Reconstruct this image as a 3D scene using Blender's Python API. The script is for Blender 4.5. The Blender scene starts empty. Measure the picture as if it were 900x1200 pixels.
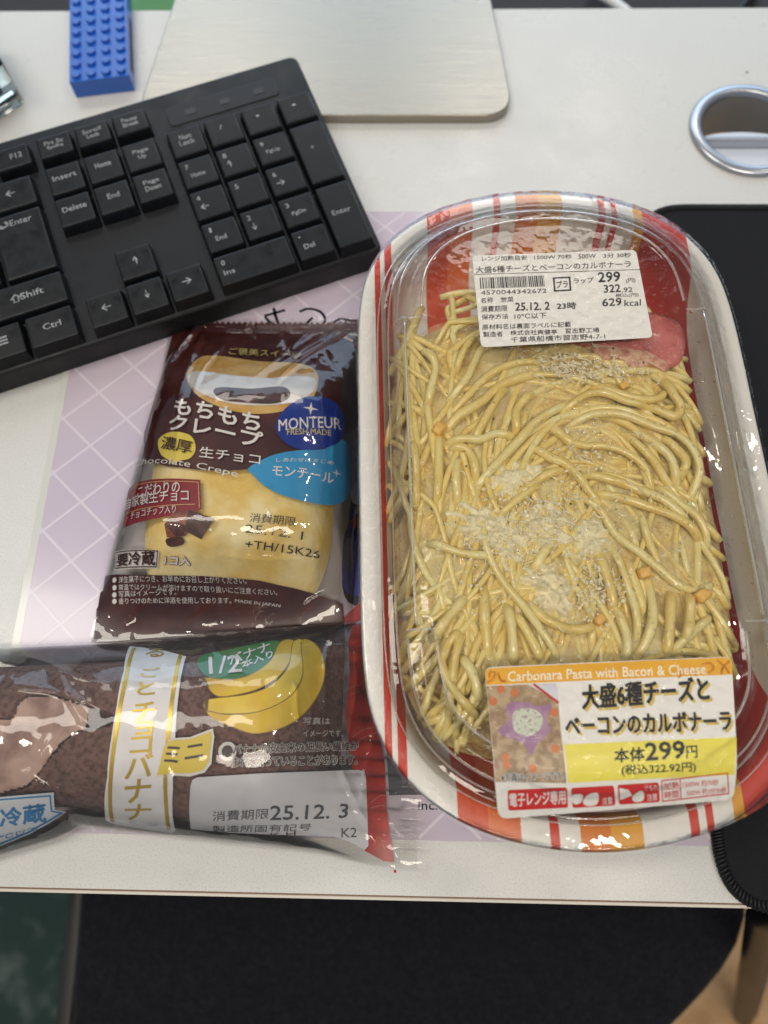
import bpy, bmesh, math, random
import numpy as np
from mathutils import Matrix, Vector

# ---------------------------------------------------------------- camera, world, lights, exposure
sc = bpy.context.scene
MM = 0.001
cam_data = bpy.data.cameras.new('camera')
cam = bpy.data.objects.new('camera', cam_data)
sc.collection.objects.link(cam)
sc.camera = cam
TILT, ROLL, HEAD = math.radians(19.68), math.radians(-3.01), math.radians(3.85)
cam_data.sensor_fit = 'VERTICAL'
cam_data.sensor_height = 34.6
cam_data.sensor_width = 25.95
cam_data.lens = 870.0 / 1200.0 * 34.6
cam_data.clip_start = 0.01
cam_data.clip_end = 50
cam_data.dof.use_dof = True
cam_data.dof.focus_distance = 0.285
cam_data.dof.aperture_fstop = 6.0
cam.matrix_world = (Matrix.Translation((0, 0, 0.303)) @ Matrix.Rotation(HEAD, 4, 'Z')
                    @ Matrix.Rotation(TILT, 4, 'X') @ Matrix.Rotation(ROLL, 4, 'Z'))

world = bpy.data.worlds.new('World')
sc.world = world
world.use_nodes = True
bg = world.node_tree.nodes['Background']
bg.inputs[0].default_value = (0.72, 0.85, 1.0, 1)
bg.inputs[1].default_value = 0.27

def area(name, loc, target, sx, sy, power, col):
    l = bpy.data.lights.new(name, 'AREA')
    l.shape = 'RECTANGLE'; l.size = sx; l.size_y = sy; l.energy = power; l.color = col
    o = bpy.data.objects.new(name, l)
    o.location = loc
    d = Vector(target) - Vector(loc)
    o.rotation_euler = d.to_track_quat('-Z', 'Y').to_euler()
    sc.collection.objects.link(o)
    return o
area('ceiling_panel', (-0.98, 0.35, 2.0), (-0.3, 0.3, 0), 0.35, 1.3, 15, (1.0, 0.93, 0.83))
area('ceiling_panel', (0.15, -0.75, 2.0), (0.05, 0.0, 0), 1.3, 0.3, 19, (1.0, 0.90, 0.76))
for bx in (-0.75, 0.45): area('ceiling_bank', (bx, 2.3, 2.0), (bx, 2.3, 0), 0.8, 0.7, 11, (1.0, 0.95, 0.87))
for lx, ly, lw in ((0.55, -0.35, 3.0), (1.25, 0.15, 3.0), (-1.3, -0.2, 2.2), (1.3, 1.1, 2.6)):
    dl = area('downlight', (lx, ly, 2.05), (lx, ly, 0), 0.11, 0.11, lw, (1.0, 0.9, 0.78)); dl.data.shape = 'DISK'
area('window_light', (-0.2, 2.5, 0.95), (-0.2, 0.3, 0.6), 3.4, 1.1, 30, (0.55, 0.77, 1.0))

vs = sc.view_settings
vs.view_transform = 'Standard'
vs.look = 'None'
vs.exposure = -0.1
vs.gamma = 1.0
vs.use_curve_mapping = False
sc.render.engine = 'CYCLES'
sc.cycles.use_denoising = True
sc.cycles.transparent_max_bounces = 20
sc.cycles.use_adaptive_sampling = True
sc.cycles.adaptive_threshold = 0.025
sc.cycles.max_bounces = 7
sc.cycles.diffuse_bounces = 3
sc.cycles.caustics_reflective = False
sc.cycles.caustics_refractive = False
sc.cycles.sample_clamp_indirect = 4.0

rng = random.Random(7)

# ---------------------------------------------------------------- surfaces (millimetres)
# SURF-BEGIN
TC, TS, TX, TY = math.cos(0.0405), math.sin(0.0405), 62.56, 113.05
def to_tray(x, y):
    return (x - TX) * TC + (y - TY) * TS, -(x - TX) * TS + (y - TY) * TC
def from_tray(u, v):
    return TX + u * TC - v * TS, TY + u * TS + v * TC
def sm(a, b, x):
    t = np.clip((x - a) / (b - a), 0, 1)
    return t * t * (3 - 2 * t)
_q = [(79, 0), (78.9, 25), (78.9, 50), (78.2, 72), (76, 88), (71.5, 100), (64.5, 110.5), (55.5, 119), (44, 126), (30, 131), (15, 134), (0, 135)]
_full = _q + [(-u, v) for u, v in _q[-2::-1]] + [(-u, -v) for u, v in _q[1:]] + [(u, -v) for u, v in _q[-2:0:-1]]
def smooth_closed(pts, n):
    """closed Catmull-Rom through pts, resampled to n points by arc length"""
    P = np.array(pts, float); m = len(P); out = []
    for i in range(m):
        p0, p1, p2, p3 = P[i - 1], P[i], P[(i + 1) % m], P[(i + 2) % m]
        for k in range(12):
            t = k / 12
            out.append(0.5 * (2 * p1 + (p2 - p0) * t + (2 * p0 - 5 * p1 + 4 * p2 - p3) * t * t + (3 * p1 - p0 - 3 * p2 + p3) * t ** 3))
    out = np.array(out); nx = np.roll(out, -1, 0)
    L = np.concatenate([[0], np.cumsum(np.hypot(*(nx - out).T))])
    out = np.vstack([out, out[:1]])
    s = np.linspace(0, L[-1], n, endpoint=False)
    return np.stack([np.interp(s, L, out[:, 0]), np.interp(s, L, out[:, 1])], 1)
RIM = smooth_closed(_full, 240)
def rim_depth(u, v):
    """distance inwards from the tray's outer rim"""
    u = np.asarray(u, float); v = np.asarray(v, float)
    sh = u.shape; u = u.ravel(); v = v.ravel()
    A = RIM; B = np.roll(RIM, -1, 0); D = B - A; LL = (D ** 2).sum(1)
    out = np.empty(len(u))
    for i in range(0, len(u), 4000):
        p = np.stack([u[i:i + 4000], v[i:i + 4000]], 1)
        t = np.clip(((p[:, None] - A) * D).sum(2) / LL, 0, 1)
        out[i:i + 4000] = np.sqrt((((A + t[..., None] * D) - p[:, None]) ** 2).sum(2).min(1))
    return out.reshape(sh)
def lid_profile(d, v):
    hi = np.interp(d, [-1, 0, .6, 6.5, 8, 10, 12, 13.5, 17.5, 18.4, 19.2, 20.2, 21.2, 24, 60], [34.5, 36.6, 37.2, 37.4, 37.2, 37.1, 37.6, 39.5, 47.2, 48.9, 49.6, 49.5, 48.6, 49.0, 50.0])
    lo = np.interp(d, [-1, 0, .6, 6.5, 8, 10, 12, 13.5, 15, 16.5, 21, 22.5, 24.6, 25.6, 26.6, 28, 60], [34.5, 36.6, 37.2, 37.4, 37.2, 37.1, 37.6, 39.6, 42.4, 43.2, 43.6, 44.8, 48.9, 49.6, 49.5, 48.8, 50.0])
    k = sm(62, 63.6, np.abs(v))
    return hi * (1 - k) + lo * k
def lid_z(x, y):
    u, v = to_tray(x, y)
    return lid_profile(rim_depth(u, v), v)
def label_z(x, y):
    return 50.8 + 0 * x
def front_label_z(x, y):
    u, v = to_tray(x, y)
    w = lambda q: np.interp(q, [-145, -133, -112, -105], [35.4, 39.0, 49.6, 51.2])
    return (w(v - 3) + w(v) + w(v + 3)) / 3 - 0.0006 * (u - 8) ** 2
def crepe_edges(t):
    return np.interp(t, [0, .3, .45, .8, 1], [-126, -122.5, -119, -112, -109]), np.interp(t, [0, .45, .8, 1], [-21, -16.5, -18, -20])
def crepe_z(x, y):
    t = np.clip((y - 50) / 156, 0, 1)
    xl, xr = crepe_edges(t)
    s = np.clip(np.abs(2 * (x - xl) / (xr - xl) - 1), 0, 1)
    inside = ((y > 49) & (y < 216) & (x > xl - 1) & (x < xr + 1))
    e = sm(0.015, 0.30, t) * sm(1.0, 0.60, t)
    return np.where(inside, 2.4 + 24 * (1 - s ** 3.2) ** 0.75 * e, 0.0)
def banana_lo(x): return np.interp(x, [-185, -165, -128, -119, -70, -30, 0, 9], [-44, -36, -25, -20, -24, -27, -32, -32])
def banana_hi(x): return np.interp(x, [-185, -115, -13, 9], [46, 50, 60, 62])
def banana_z(x, y):
    lo, hi = banana_lo(x), banana_hi(x)
    s = np.clip(np.abs(2 * (y - lo) / (hi - lo) - 1), 0, 1)
    e = 0.03 + 0.97 * sm(3, -50, x) * (0.35 + 0.65 * sm(-190, -150, x))
    inside = (y > lo - .5) & (y < hi + .5) & (x < 9.5)
    return np.where(inside, 2.4 + 31 * (1 - s ** 2.4) ** 0.72 * e, 0.0)
# SURF-END

# ---------------------------------------------------------------- material helpers
def lin(c):
    return tuple(((v / 255) / 12.92 if v / 255 <= 0.04045 else ((v / 255 + 0.055) / 1.055) ** 2.4) for v in c) + (1,)
_mats = {}
def mat(name, col, rough=0.5, spec=0.5, metal=0.0, coat=0.0, sss=0.0, bump=None, vary=None, sheen=0.0):
    """bump=(scale, strength, distance)  vary=(scale, other colour, low, high)"""
    if name in _mats: return _mats[name]
    m = bpy.data.materials.new(name); m.use_nodes = True
    nt = m.node_tree; b = nt.nodes['Principled BSDF']
    c = lin(col)
    b.inputs['Base Color'].default_value = c
    b.inputs['Roughness'].default_value = rough
    b.inputs['Specular IOR Level'].default_value = spec
    b.inputs['Metallic'].default_value = metal
    b.inputs['Coat Weight'].default_value = coat
    b.inputs['Coat Roughness'].default_value = 0.08
    b.inputs['Sheen Weight'].default_value = sheen
    if sss:
        b.inputs['Subsurface Weight'].default_value = sss
        b.inputs['Subsurface Radius'].default_value = (1.0, 0.92, 0.72)
        b.inputs['Subsurface Scale'].default_value = 0.0016
    tc = nt.nodes.new('ShaderNodeTexCoord')
    if vary:
        n = nt.nodes.new('ShaderNodeTexNoise'); n.inputs['Scale'].default_value = vary[0]; n.inputs['Detail'].default_value = 5
        nt.links.new(tc.outputs['Object'], n.inputs['Vector'])
        r = nt.nodes.new('ShaderNodeValToRGB')
        r.color_ramp.elements[0].position = vary[2]; r.color_ramp.elements[1].position = vary[3]
        r.color_ramp.elements[0].color = c; r.color_ramp.elements[1].color = lin(vary[1])
        nt.links.new(n.outputs['Fac'], r.inputs['Fac']); nt.links.new(r.outputs['Color'], b.inputs['Base Color'])
    if bump:
        n = nt.nodes.new('ShaderNodeTexNoise'); n.inputs['Scale'].default_value = bump[0]; n.inputs['Detail'].default_value = 4
        nt.links.new(tc.outputs['Object'], n.inputs['Vector'])
        bp = nt.nodes.new('ShaderNodeBump'); bp.inputs['Strength'].default_value = bump[1]; bp.inputs['Distance'].default_value = bump[2]
        nt.links.new(n.outputs['Fac'], bp.inputs['Height']); nt.links.new(bp.outputs['Normal'], b.inputs['Normal'])
    _mats[name] = m
    return m
def film_mat(name, ior=1.42, rough=0.06, tint=(0.985, 0.985, 0.985), bump=(900, 0.25, 0.0006), haze=0.0, stretch=(1, 1, 1)):
    """thin clear plastic: see-through sheet with a mirror-like skin"""
    if name in _mats: return _mats[name]
    m = bpy.data.materials.new(name); m.use_nodes = True
    nt = m.node_tree; nt.nodes.remove(nt.nodes['Principled BSDF']); out = nt.nodes['Material Output']
    tr = nt.nodes.new('ShaderNodeBsdfTransparent'); tr.inputs[0].default_value = tint + (1,)
    gl = nt.nodes.new('ShaderNodeBsdfGlossy'); gl.inputs['Roughness'].default_value = rough
    gl.inputs['Color'].default_value = (1, 1, 1, 1)
    fr = nt.nodes.new('ShaderNodeFresnel'); fr.inputs['IOR'].default_value = ior
    mx = nt.nodes.new('ShaderNodeMixShader')
    if bump:
        tc = nt.nodes.new('ShaderNodeTexCoord'); mp = nt.nodes.new('ShaderNodeMapping'); mp.inputs['Scale'].default_value = stretch
        n = nt.nodes.new('ShaderNodeTexNoise'); n.inputs['Scale'].default_value = bump[0]; n.inputs['Detail'].default_value = 2
        nt.links.new(tc.outputs['Object'], mp.inputs['Vector']); nt.links.new(mp.outputs['Vector'], n.inputs['Vector'])
        bp = nt.nodes.new('ShaderNodeBump'); bp.inputs['Strength'].default_value = bump[1]; bp.inputs['Distance'].default_value = bump[2]
        nt.links.new(n.outputs['Fac'], bp.inputs['Height'])
        nt.links.new(bp.outputs['Normal'], gl.inputs['Normal']); nt.links.new(bp.outputs['Normal'], fr.inputs['Normal'])
    nt.links.new(fr.outputs[0], mx.inputs[0]); nt.links.new(tr.outputs[0], mx.inputs[1]); nt.links.new(gl.outputs[0], mx.inputs[2])
    last = mx
    if haze:
        df = nt.nodes.new('ShaderNodeBsdfDiffuse'); df.inputs[0].default_value = (0.85, 0.84, 0.82, 1)
        m2 = nt.nodes.new('ShaderNodeMixShader'); m2.inputs[0].default_value = haze
        nt.links.new(mx.outputs[0], m2.inputs[1]); nt.links.new(df.outputs[0], m2.inputs[2]); last = m2
    nt.links.new(last.outputs[0], out.inputs['Surface'])
    _mats[name] = m
    return m

# ---------------------------------------------------------------- mesh helpers (everything in millimetres)
def thing(name, label, cat, loc=(0, 0, 0), rz=0.0, group=None):
    o = bpy.data.objects.new(name, None)
    o.empty_display_size = 0.02
    o.location = [c * MM for c in loc]; o.rotation_euler = (0, 0, rz)
    sc.collection.objects.link(o)
    o['label'] = label; o['category'] = cat
    if group: o['group'] = group
    o['org'] = [float(c) for c in loc]
    return o
def tag(o, label, cat=None, group=None, kind=None):
    o['label'] = label
    if cat: o['category'] = cat
    if group: o['group'] = group
    if kind: o['kind'] = kind
    return o
def origin_of(p):
    while p is not None and 'org' not in p: p = p.parent
    return np.array(p['org'][:]) if p is not None else np.zeros(3)
def mesh(name, V, F, m, parent=None, smooth=False, local=False, kind=None):
    """V in mm; world coordinates unless local"""
    V = np.asarray(V, float)
    if not local: V = V - origin_of(parent)
    me = bpy.data.meshes.new(name)
    me.from_pydata((V * MM).tolist(), [], [list(f) for f in F])
    if smooth: me.polygons.foreach_set('use_smooth', [True] * len(me.polygons))
    if m is not None: me.materials.append(m)
    o = bpy.data.objects.new(name, me); o.parent = parent
    sc.collection.objects.link(o)
    if kind: o['kind'] = kind
    return o
def from_bm(name, bm, m, parent=None, smooth=False, local=False, kind=None):
    bm.verts.index_update()
    V = [tuple(v.co) for v in bm.verts]; F = [[v.index for v in f.verts] for f in bm.faces]
    bm.free()
    return mesh(name, V, F, m, parent, smooth, local, kind)
def box_bm(x0, x1, y0, y1, z0, z1, bev=0.0, seg=2):
    bm = bmesh.new()
    bmesh.ops.create_cube(bm, size=1)
    for v in bm.verts:
        v.co = ((x0 + x1) / 2 + v.co.x * (x1 - x0), (y0 + y1) / 2 + v.co.y * (y1 - y0), (z0 + z1) / 2 + v.co.z * (z1 - z0))
    if bev: bmesh.ops.bevel(bm, geom=bm.edges[:], offset=bev, segments=seg, affect='EDGES', profile=0.6)
    return bm
def prism_bm(pts, z0, z1, bev=0.0, seg=2):
    bm = bmesh.new()
    a = [bm.verts.new((p[0], p[1], z0)) for p in pts]; b = [bm.verts.new((p[0], p[1], z1)) for p in pts]
    bm.faces.new(a[::-1]); top = bm.faces.new(b)
    n = len(pts)
    for i in range(n): bm.faces.new((a[i], a[(i + 1) % n], b[(i + 1) % n], b[i]))
    bm.normal_update()
    if bev: bmesh.ops.bevel(bm, geom=list(top.edges), offset=bev, segments=seg, affect='EDGES', profile=0.6)
    bmesh.ops.recalc_face_normals(bm, faces=bm.faces[:])
    return bm
def rounded(pts, r, n=6):
    """polygon with its corners rounded"""
    out = []; P = [np.array(p, float) for p in pts]; m = len(P)
    for i in range(m):
        a, b, c = P[i - 1], P[i], P[(i + 1) % m]
        ra = r[i] if isinstance(r, (list, tuple)) else r
        if ra <= 0: out.append(tuple(b)); continue
        d1 = (a - b) / np.linalg.norm(a - b); d2 = (c - b) / np.linalg.norm(c - b)
        p, q = b + d1 * ra, b + d2 * ra
        for k in range(n + 1):
            t = k / n; out.append(tuple((1 - t) ** 2 * p + 2 * t * (1 - t) * b + t * t * q))
    return out
def tube(pts, r, sides=8, cap=True, closed=False):
    """tube along a polyline; r a number or one per point -> V, F"""
    P = np.asarray(pts, float); n = len(P)
    R = np.full(n, r) if np.isscalar(r) else np.asarray(r, float)
    T = np.gradient(P, axis=0); T /= np.linalg.norm(T, axis=1)[:, None] + 1e-9
    up = np.array([0, 0, 1.0])
    V = []; F = []
    for i in range(n):
        a = np.cross(T[i], up)
        if np.linalg.norm(a) < 1e-3: a = np.cross(T[i], np.array([1.0, 0, 0]))
        a /= np.linalg.norm(a); b = np.cross(a, T[i])
        for k in range(sides):
            t = 2 * math.pi * k / sides
            V.append(P[i] + R[i] * (math.cos(t) * a + math.sin(t) * b))
    for i in range(n - 1):
        for k in range(sides):
            k2 = (k + 1) % sides
            F.append((i * sides + k, i * sides + k2, (i + 1) * sides + k2, (i + 1) * sides + k))
    if cap:
        F.append(tuple(range(sides))[::-1]); F.append(tuple((n - 1) * sides + k for k in range(sides)))
    return np.array(V), F
def spline(pts, n):
    P = np.array(pts, float); P = np.vstack([2 * P[0] - P[1], P, 2 * P[-1] - P[-2]]); m = len(P) - 3
    out = []
    for k in range(n):
        s = k / (n - 1) * m; i = min(int(s), m - 1); t = s - i
        p0, p1, p2, p3 = P[i:i + 4]
        out.append(0.5 * (2 * p1 + (p2 - p0) * t + (2 * p0 - 5 * p1 + 4 * p2 - p3) * t * t + (3 * p1 - p0 - 3 * p2 + p3) * t ** 3))
    return np.array(out)
def grid_faces(nu, nv, wrap=False):
    F = []
    for i in range(nu - 1):
        for j in range(nv if wrap else nv - 1):
            j2 = (j + 1) % nv
            F.append((i * nv + j, (i + 1) * nv + j, (i + 1) * nv + j2, i * nv + j2))
    return F
def waves(x, y, seed, n=7, lo=0.15, hi=0.6, ridge=False):
    r = np.random.RandomState(seed); o = 0
    for k in range(n):
        a = r.uniform(0, math.pi * 2); w = r.uniform(lo, hi); p = r.uniform(0, 6.28)
        q = np.sin((x * math.cos(a) + y * math.sin(a)) * w + p + 1.3 * np.sin((x * math.sin(a) - y * math.cos(a)) * w * .45 + p))
        o = o + ((1 - 2 * np.abs(q)) if ridge else q)
    return o / n

def creases(X, Y, lines):
    o = 0
    for (x0, y0), (x1, y1), w, a in lines:
        d = math.hypot(x1 - x0, y1 - y0); ux, uy = (x1 - x0) / d, (y1 - y0) / d
        t = ((X - x0) * ux + (Y - y0) * uy) / d; n = -(X - x0) * uy + (Y - y0) * ux
        n = n + 1.2 * np.sin(t * 5 + x0)
        o = o + a * np.exp(-np.abs(n) / w) * sm(-.05, .2, t) * sm(1.05, .7, t)
    return o
# print on a curved surface: flat outlines cut into small pieces and laid on
class Print:
    """collects flat artwork of one ink and lays it on a surface"""
    def __init__(self, surf, lift, step=1.1):
        self.surf, self.lift, self.step, self.bm = surf, lift, step, bmesh.new()
    def _cut(self, bm):
        if self.step:
            xs = [v.co.x for v in bm.verts]; ys = [v.co.y for v in bm.verts]
            for ax, lo, hi in ((0, min(xs), max(xs)), (1, min(ys), max(ys))):
                k = math.floor(lo / self.step) + 1
                while k * self.step < hi:
                    co = [0, 0, 0]; no = [0, 0, 0]; co[ax] = k * self.step; no[ax] = 1
                    bmesh.ops.bisect_plane(bm, geom=bm.verts[:] + bm.edges[:] + bm.faces[:], plane_co=co, plane_no=no, dist=1e-5)
                    k += 1
    def _take(self, bm):
        self._cut(bm)
        me = bpy.data.meshes.new('tmp'); bm.to_mesh(me); bm.free(); self.bm.from_mesh(me); bpy.data.meshes.remove(me)
    def poly(self, pts, smooth=0):
        if smooth: pts = smooth_closed(pts, smooth)
        bm = bmesh.new()
        f = bm.faces.new([bm.verts.new((float(p[0]), float(p[1]), 0)) for p in pts])
        bmesh.ops.triangulate(bm, faces=[f])
        self._take(bm); return self
    def disc(self, c, r, n=20, ry=None):
        return self.poly([(c[0] + r * math.cos(2 * math.pi * k / n), c[1] + (ry or r) * math.sin(2 * math.pi * k / n)) for k in range(n)])
    def line(self, pts, w, closed=False):
        P = [np.array(p, float) for p in pts]
        if closed: P = P + [P[0]]
        for a, b in zip(P[:-1], P[1:]):
            d = b - a; L = np.linalg.norm(d)
            if L < 1e-6: continue
            d /= L; n = np.array([-d[1], d[0]]) * w / 2; e = d * w * .35
            self.poly([a - e + n, a - e - n, b + e - n, b + e + n])
        return self
    def text(self, s, LL, LR, UL, bold=0.0, shift=(0, 0), italic=0.0):
        """LL, LR, UL: corners of the text's box on the surface"""
        cu = bpy.data.curves.new('t', 'FONT'); cu.body = s; cu.resolution_u = 2; cu.shear = italic
        o = bpy.data.objects.new('t', cu); sc.collection.objects.link(o)
        dg = bpy.context.evaluated_depsgraph_get()
        me = bpy.data.meshes.new_from_object(o.evaluated_get(dg))
        bpy.data.objects.remove(o); bpy.data.curves.remove(cu)
        bm = bmesh.new(); bm.from_mesh(me); bpy.data.meshes.remove(me)
        xs = [v.co.x for v in bm.verts]; ys = [v.co.y for v in bm.verts]
        x0, x1, y0, y1 = min(xs), max(xs), min(ys), max(ys)
        a = np.array(LL); ex = (np.array(LR) - a) / max(x1 - x0, 1e-6); ey = (np.array(UL) - a) / max(y1 - y0, 1e-6)
        for v in bm.verts:
            p = a + ex * (v.co.x - x0) + ey * (v.co.y - y0)
            v.co = (p[0] + shift[0], p[1] + shift[1], 0)
        if np.linalg.norm(np.array(UL) - a) > 7: self._cut(bm)
        me = bpy.data.meshes.new('tmp'); bm.to_mesh(me); bm.free()
        r = bold * np.linalg.norm(np.array(UL) - a); n = 0 if r < .02 else (4 if r < .12 else 8)
        for k in range(n + 1):       # heavier strokes: the same outline printed again, a hair apart
            b0 = len(self.bm.verts); self.bm.from_mesh(me); self.bm.verts.ensure_lookup_table()
            if k:
                t = 2 * math.pi * (k + .5) / n
                for v in self.bm.verts[b0:]: v.co.x += r * math.cos(t); v.co.y += r * math.sin(t); v.co.z -= .006 * k
        bpy.data.meshes.remove(me)
        return self
    def done(self, name, m, parent, label=None):
        self.bm.verts.index_update()
        V = np.array([tuple(v.co) for v in self.bm.verts]); F = [[v.index for v in f.verts] for f in self.bm.faces]
        V[:, 2] = self.surf(V[:, 0], V[:, 1]) + self.lift + V[:, 2]
        self.bm.free()
        F2 = []
        for f in F:
            a, b, c = V[f[0]], V[f[1]], V[f[2]]
            F2.append(f[::-1] if (b[0] - a[0]) * (c[1] - a[1]) - (b[1] - a[1]) * (c[0] - a[0]) < 0 else f)
        o = mesh(name, V, F2, m, parent, smooth=True)
        if label: o['label'] = label
        return o

# ---------------------------------------------------------------- the setting: desk, floor
M_desk = mat('desk_laminate', (208, 207, 203), 0.3, 0.5, vary=(1500, (189, 187, 181), 0.5, 0.72), bump=(2500, 0.12, 0.0002))
def smudge(m, lo, hi, sc_):
    nt = m.node_tree; b = nt.nodes['Principled BSDF']; tc = nt.nodes.new('ShaderNodeTexCoord')
    n = nt.nodes.new('ShaderNodeTexNoise'); n.inputs['Scale'].default_value = sc_; n.inputs['Detail'].default_value = 6; n.inputs['Roughness'].default_value = .65
    r = nt.nodes.new('ShaderNodeMapRange'); r.inputs[1].default_value = .35; r.inputs[2].default_value = .65; r.inputs[3].default_value = lo; r.inputs[4].default_value = hi
    nt.links.new(tc.outputs['Object'], n.inputs['Vector']); nt.links.new(n.outputs['Fac'], r.inputs[0]); nt.links.new(r.outputs[0], b.inputs['Roughness'])
smudge(M_desk, .2, .44, 22)
GX, GY, GR = 180.5, 322.5, 27.0     # cable grommet
def desk_top():
    t = thing('desk', 'white laminate desk top with thin brown edge line and round cable hole', 'desk', (0, 185, 0))
    cu = bpy.data.curves.new('d', 'CURVE'); cu.dimensions = '2D'; cu.fill_mode = 'BOTH'; cu.extrude = 12.0
    for pts in ([(-600, -40.8), (600, -40.8), (600, 413), (-600, 413)], [(GX + GR * math.cos(a * math.pi / 32), GY + GR * math.sin(a * math.pi / 32)) for a in range(64)]):
        s = cu.splines.new('POLY'); s.points.add(len(pts) - 1); s.use_cyclic_u = True
        for p, q in zip(s.points, pts): p.co = (q[0], q[1], 0, 1)
    o = bpy.data.objects.new('d', cu); sc.collection.objects.link(o)
    me = bpy.data.meshes.new_from_object(o.evaluated_get(bpy.context.evaluated_depsgraph_get()))
    V = [(v.co.x, v.co.y, v.co.z - 12.0) for v in me.vertices]; F = [list(p.vertices) for p in me.polygons]
    bpy.data.objects.remove(o); bpy.data.curves.remove(cu)
    mesh('top', V, F, M_desk, t)
    from_bm('edge_line', box_bm(-600, 600, -41.4, -40.8, -3.0, -0.3), mat('edge_brown', (120, 88, 66), 0.5), t)
    from_bm('edge_band', box_bm(-600, 600, -42.6, -41.4, -24, -0.8, 0.4), mat('edge_white', (214, 206, 194), 0.4), t)
    return t
DESK = desk_top()
def floor_piece(name, x0, x1, y0, y1, z, m):
    o = mesh(name, [(x0, y0, z), (x1, y0, z), (x1, y1, z), (x0, y1, z)], [(0, 1, 2, 3)], m); o['kind'] = 'structure'; return o
floor_piece('carpet', -2500, -60, -2500, 1600, -700, mat('carpet_green', (58, 76, 70), 0.95, 0.1, vary=(24, (110, 120, 114), 0.5, 0.72), bump=(300, 0.9, 0.01)))
floor_piece('floor', -60, 2500, -2500, 1600, -704, mat('floor_tan', (214, 172, 126), 0.9, 0.1, vary=(30, (192, 148, 104), 0.4, 0.7), bump=(300, 0.6, 0.01)))

# office chair pulled up to the desk
ch = thing('office_chair', 'black office chair seat pushed under the front of the desk', 'chair', (0, -20, -700))
seat = smooth_closed([(-228, 200), (-215, 262), (-150, 280), (0, 282), (150, 280), (222, 262), (238, 190), (240, 60), (240, -60), (236, -90), (217, -118), (178, -152), (130, -186), (60, -214), (-60, -222), (-150, -220), (-200, -205), (-214, -160), (-222, -60), (-227, 80)], 90)
from_bm('seat', prism_bm(seat, -330, -268, 6, 3), mat('seat_fabric', (17, 17, 22), 0.9, 0.2, bump=(420, 0.9, 0.003), vary=(300, (27, 27, 33), .4, .65), sheen=0.08), ch, True)
sh = rounded([(-241, 285), (-229.5, 285), (-213, -215), (-224, -215)], 3, 3)
from_bm('seat_shell', prism_bm(sh, -335, -270, 3, 2), mat('chair_plastic', (44, 42, 40), 0.45, 0.5), ch, True)
V, F = tube([(0, 60, -330), (0, 60, -600)], 26, 16); mesh('gas_column', V, F, mat('chair_plastic2', (20, 20, 21), 0.4), ch, True)
for k in range(5):
    a = k * 2 * math.pi / 5 + .3
    V, F = tube([(20 * math.cos(a), 60 + 20 * math.sin(a), -610), (210 * math.cos(a), 60 + 210 * math.sin(a), -660)], [24, 15], 8); mesh('base_arm', V, F, _mats['chair_plastic2'], ch, True)
    V, F = tube([(215 * math.cos(a) - 14 * math.sin(a), 60 + 215 * math.sin(a) + 14 * math.cos(a), -674), (215 * math.cos(a) + 14 * math.sin(a), 60 + 215 * math.sin(a) - 14 * math.cos(a), -674)], 26, 14); mesh('castor', V, F, _mats['chair_plastic2'], ch, True)
# desk leg at the right
V, F = tube([(178, -48, -30), (184, -62, -120), (262, -130, -330), (398, -250, -698)], [7, 7.5, 9, 11], 12); lg = mesh('leg', V, F, mat('leg_black', (14, 14, 15), 0.4), DESK, True)
V, F = tube([(186, -46, -30), (193, -60, -120), (273, -128, -330), (410, -248, -698)], [2.2, 2.4, 3, 4], 8); mesh('trim', V, F, mat('leg_grey', (74, 74, 76), 0.5), lg, True)

# behind the desk
o = from_bm('cable_tray', box_bm(-600, 600, 430, 640, -90, -70, 2), mat('tray_dark', (52, 50, 52), 0.7, 0.3)); tag(o, 'dark grey cable tray behind the back edge of the desk', 'cable tray')
o = from_bm('paper_box', box_bm(-196, -128, 440, 560, -69.5, -40, 1), mat('paper_green', (70, 128, 72), 0.6)); tag(o, 'green box behind the desk beside the metal stand', 'box')
V, F = tube(spline([(128, 520, -64), (148, 497, -62), (168, 470, -64), (190, 446, -66)], 16), 3.4, 8)
tag(mesh('cable', V, F, mat('cable_white', (226, 228, 232), 0.5), None, True), 'white cable lying in the dark tray behind the desk', 'cable')
V, F = tube(spline([(244, 520, -66), (226, 497, -66), (205, 470, -66)], 14), 3.0, 8)
tag(mesh('cable', V, F, mat('cable_black', (12, 12, 13), 0.5), None, True), 'black cable lying in the dark tray behind the desk', 'cable')
V, F = tube(spline([(-212, 520, -66), (-222, 480, -66), (-230, 446, -66)], 14), 1.3, 8)
tag(mesh('cable', V, F, mat('cable_grey', (110, 108, 108), 0.5), None, True), 'thin grey wire lying in the tray behind the blue brick', 'cable')

# ---------------------------------------------------------------- steel stand plate
def brushed():
    m = mat('brushed_steel', (160, 153, 142), 0.34, 0.5, metal=1.0)
    nt = m.node_tree; b = nt.nodes['Principled BSDF']
    tc = nt.nodes.new('ShaderNodeTexCoord'); mp = nt.nodes.new('ShaderNodeMapping'); mp.inputs['Scale'].default_value = (6, 700, 1)
    n = nt.nodes.new('ShaderNodeTexNoise'); n.inputs['Scale'].default_value = 3; n.inputs['Detail'].default_value = 6
    nt.links.new(tc.outputs['Object'], mp.inputs[0]); nt.links.new(mp.outputs[0], n.inputs['Vector'])
    r = nt.nodes.new('ShaderNodeMapRange'); r.inputs[3].default_value = 0.2; r.inputs[4].default_value = 0.4
    nt.links.new(n.outputs['Fac'], r.inputs[0]); nt.links.new(r.outputs[0], b.inputs['Roughness'])
    bp = nt.nodes.new('ShaderNodeBump'); bp.inputs['Strength'].default_value = 0.25; bp.inputs['Distance'].default_value = 0.0004
    nt.links.new(n.outputs['Fac'], bp.inputs['Height']); nt.links.new(bp.outputs[0], b.inputs['Normal'])
    return m
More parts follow.
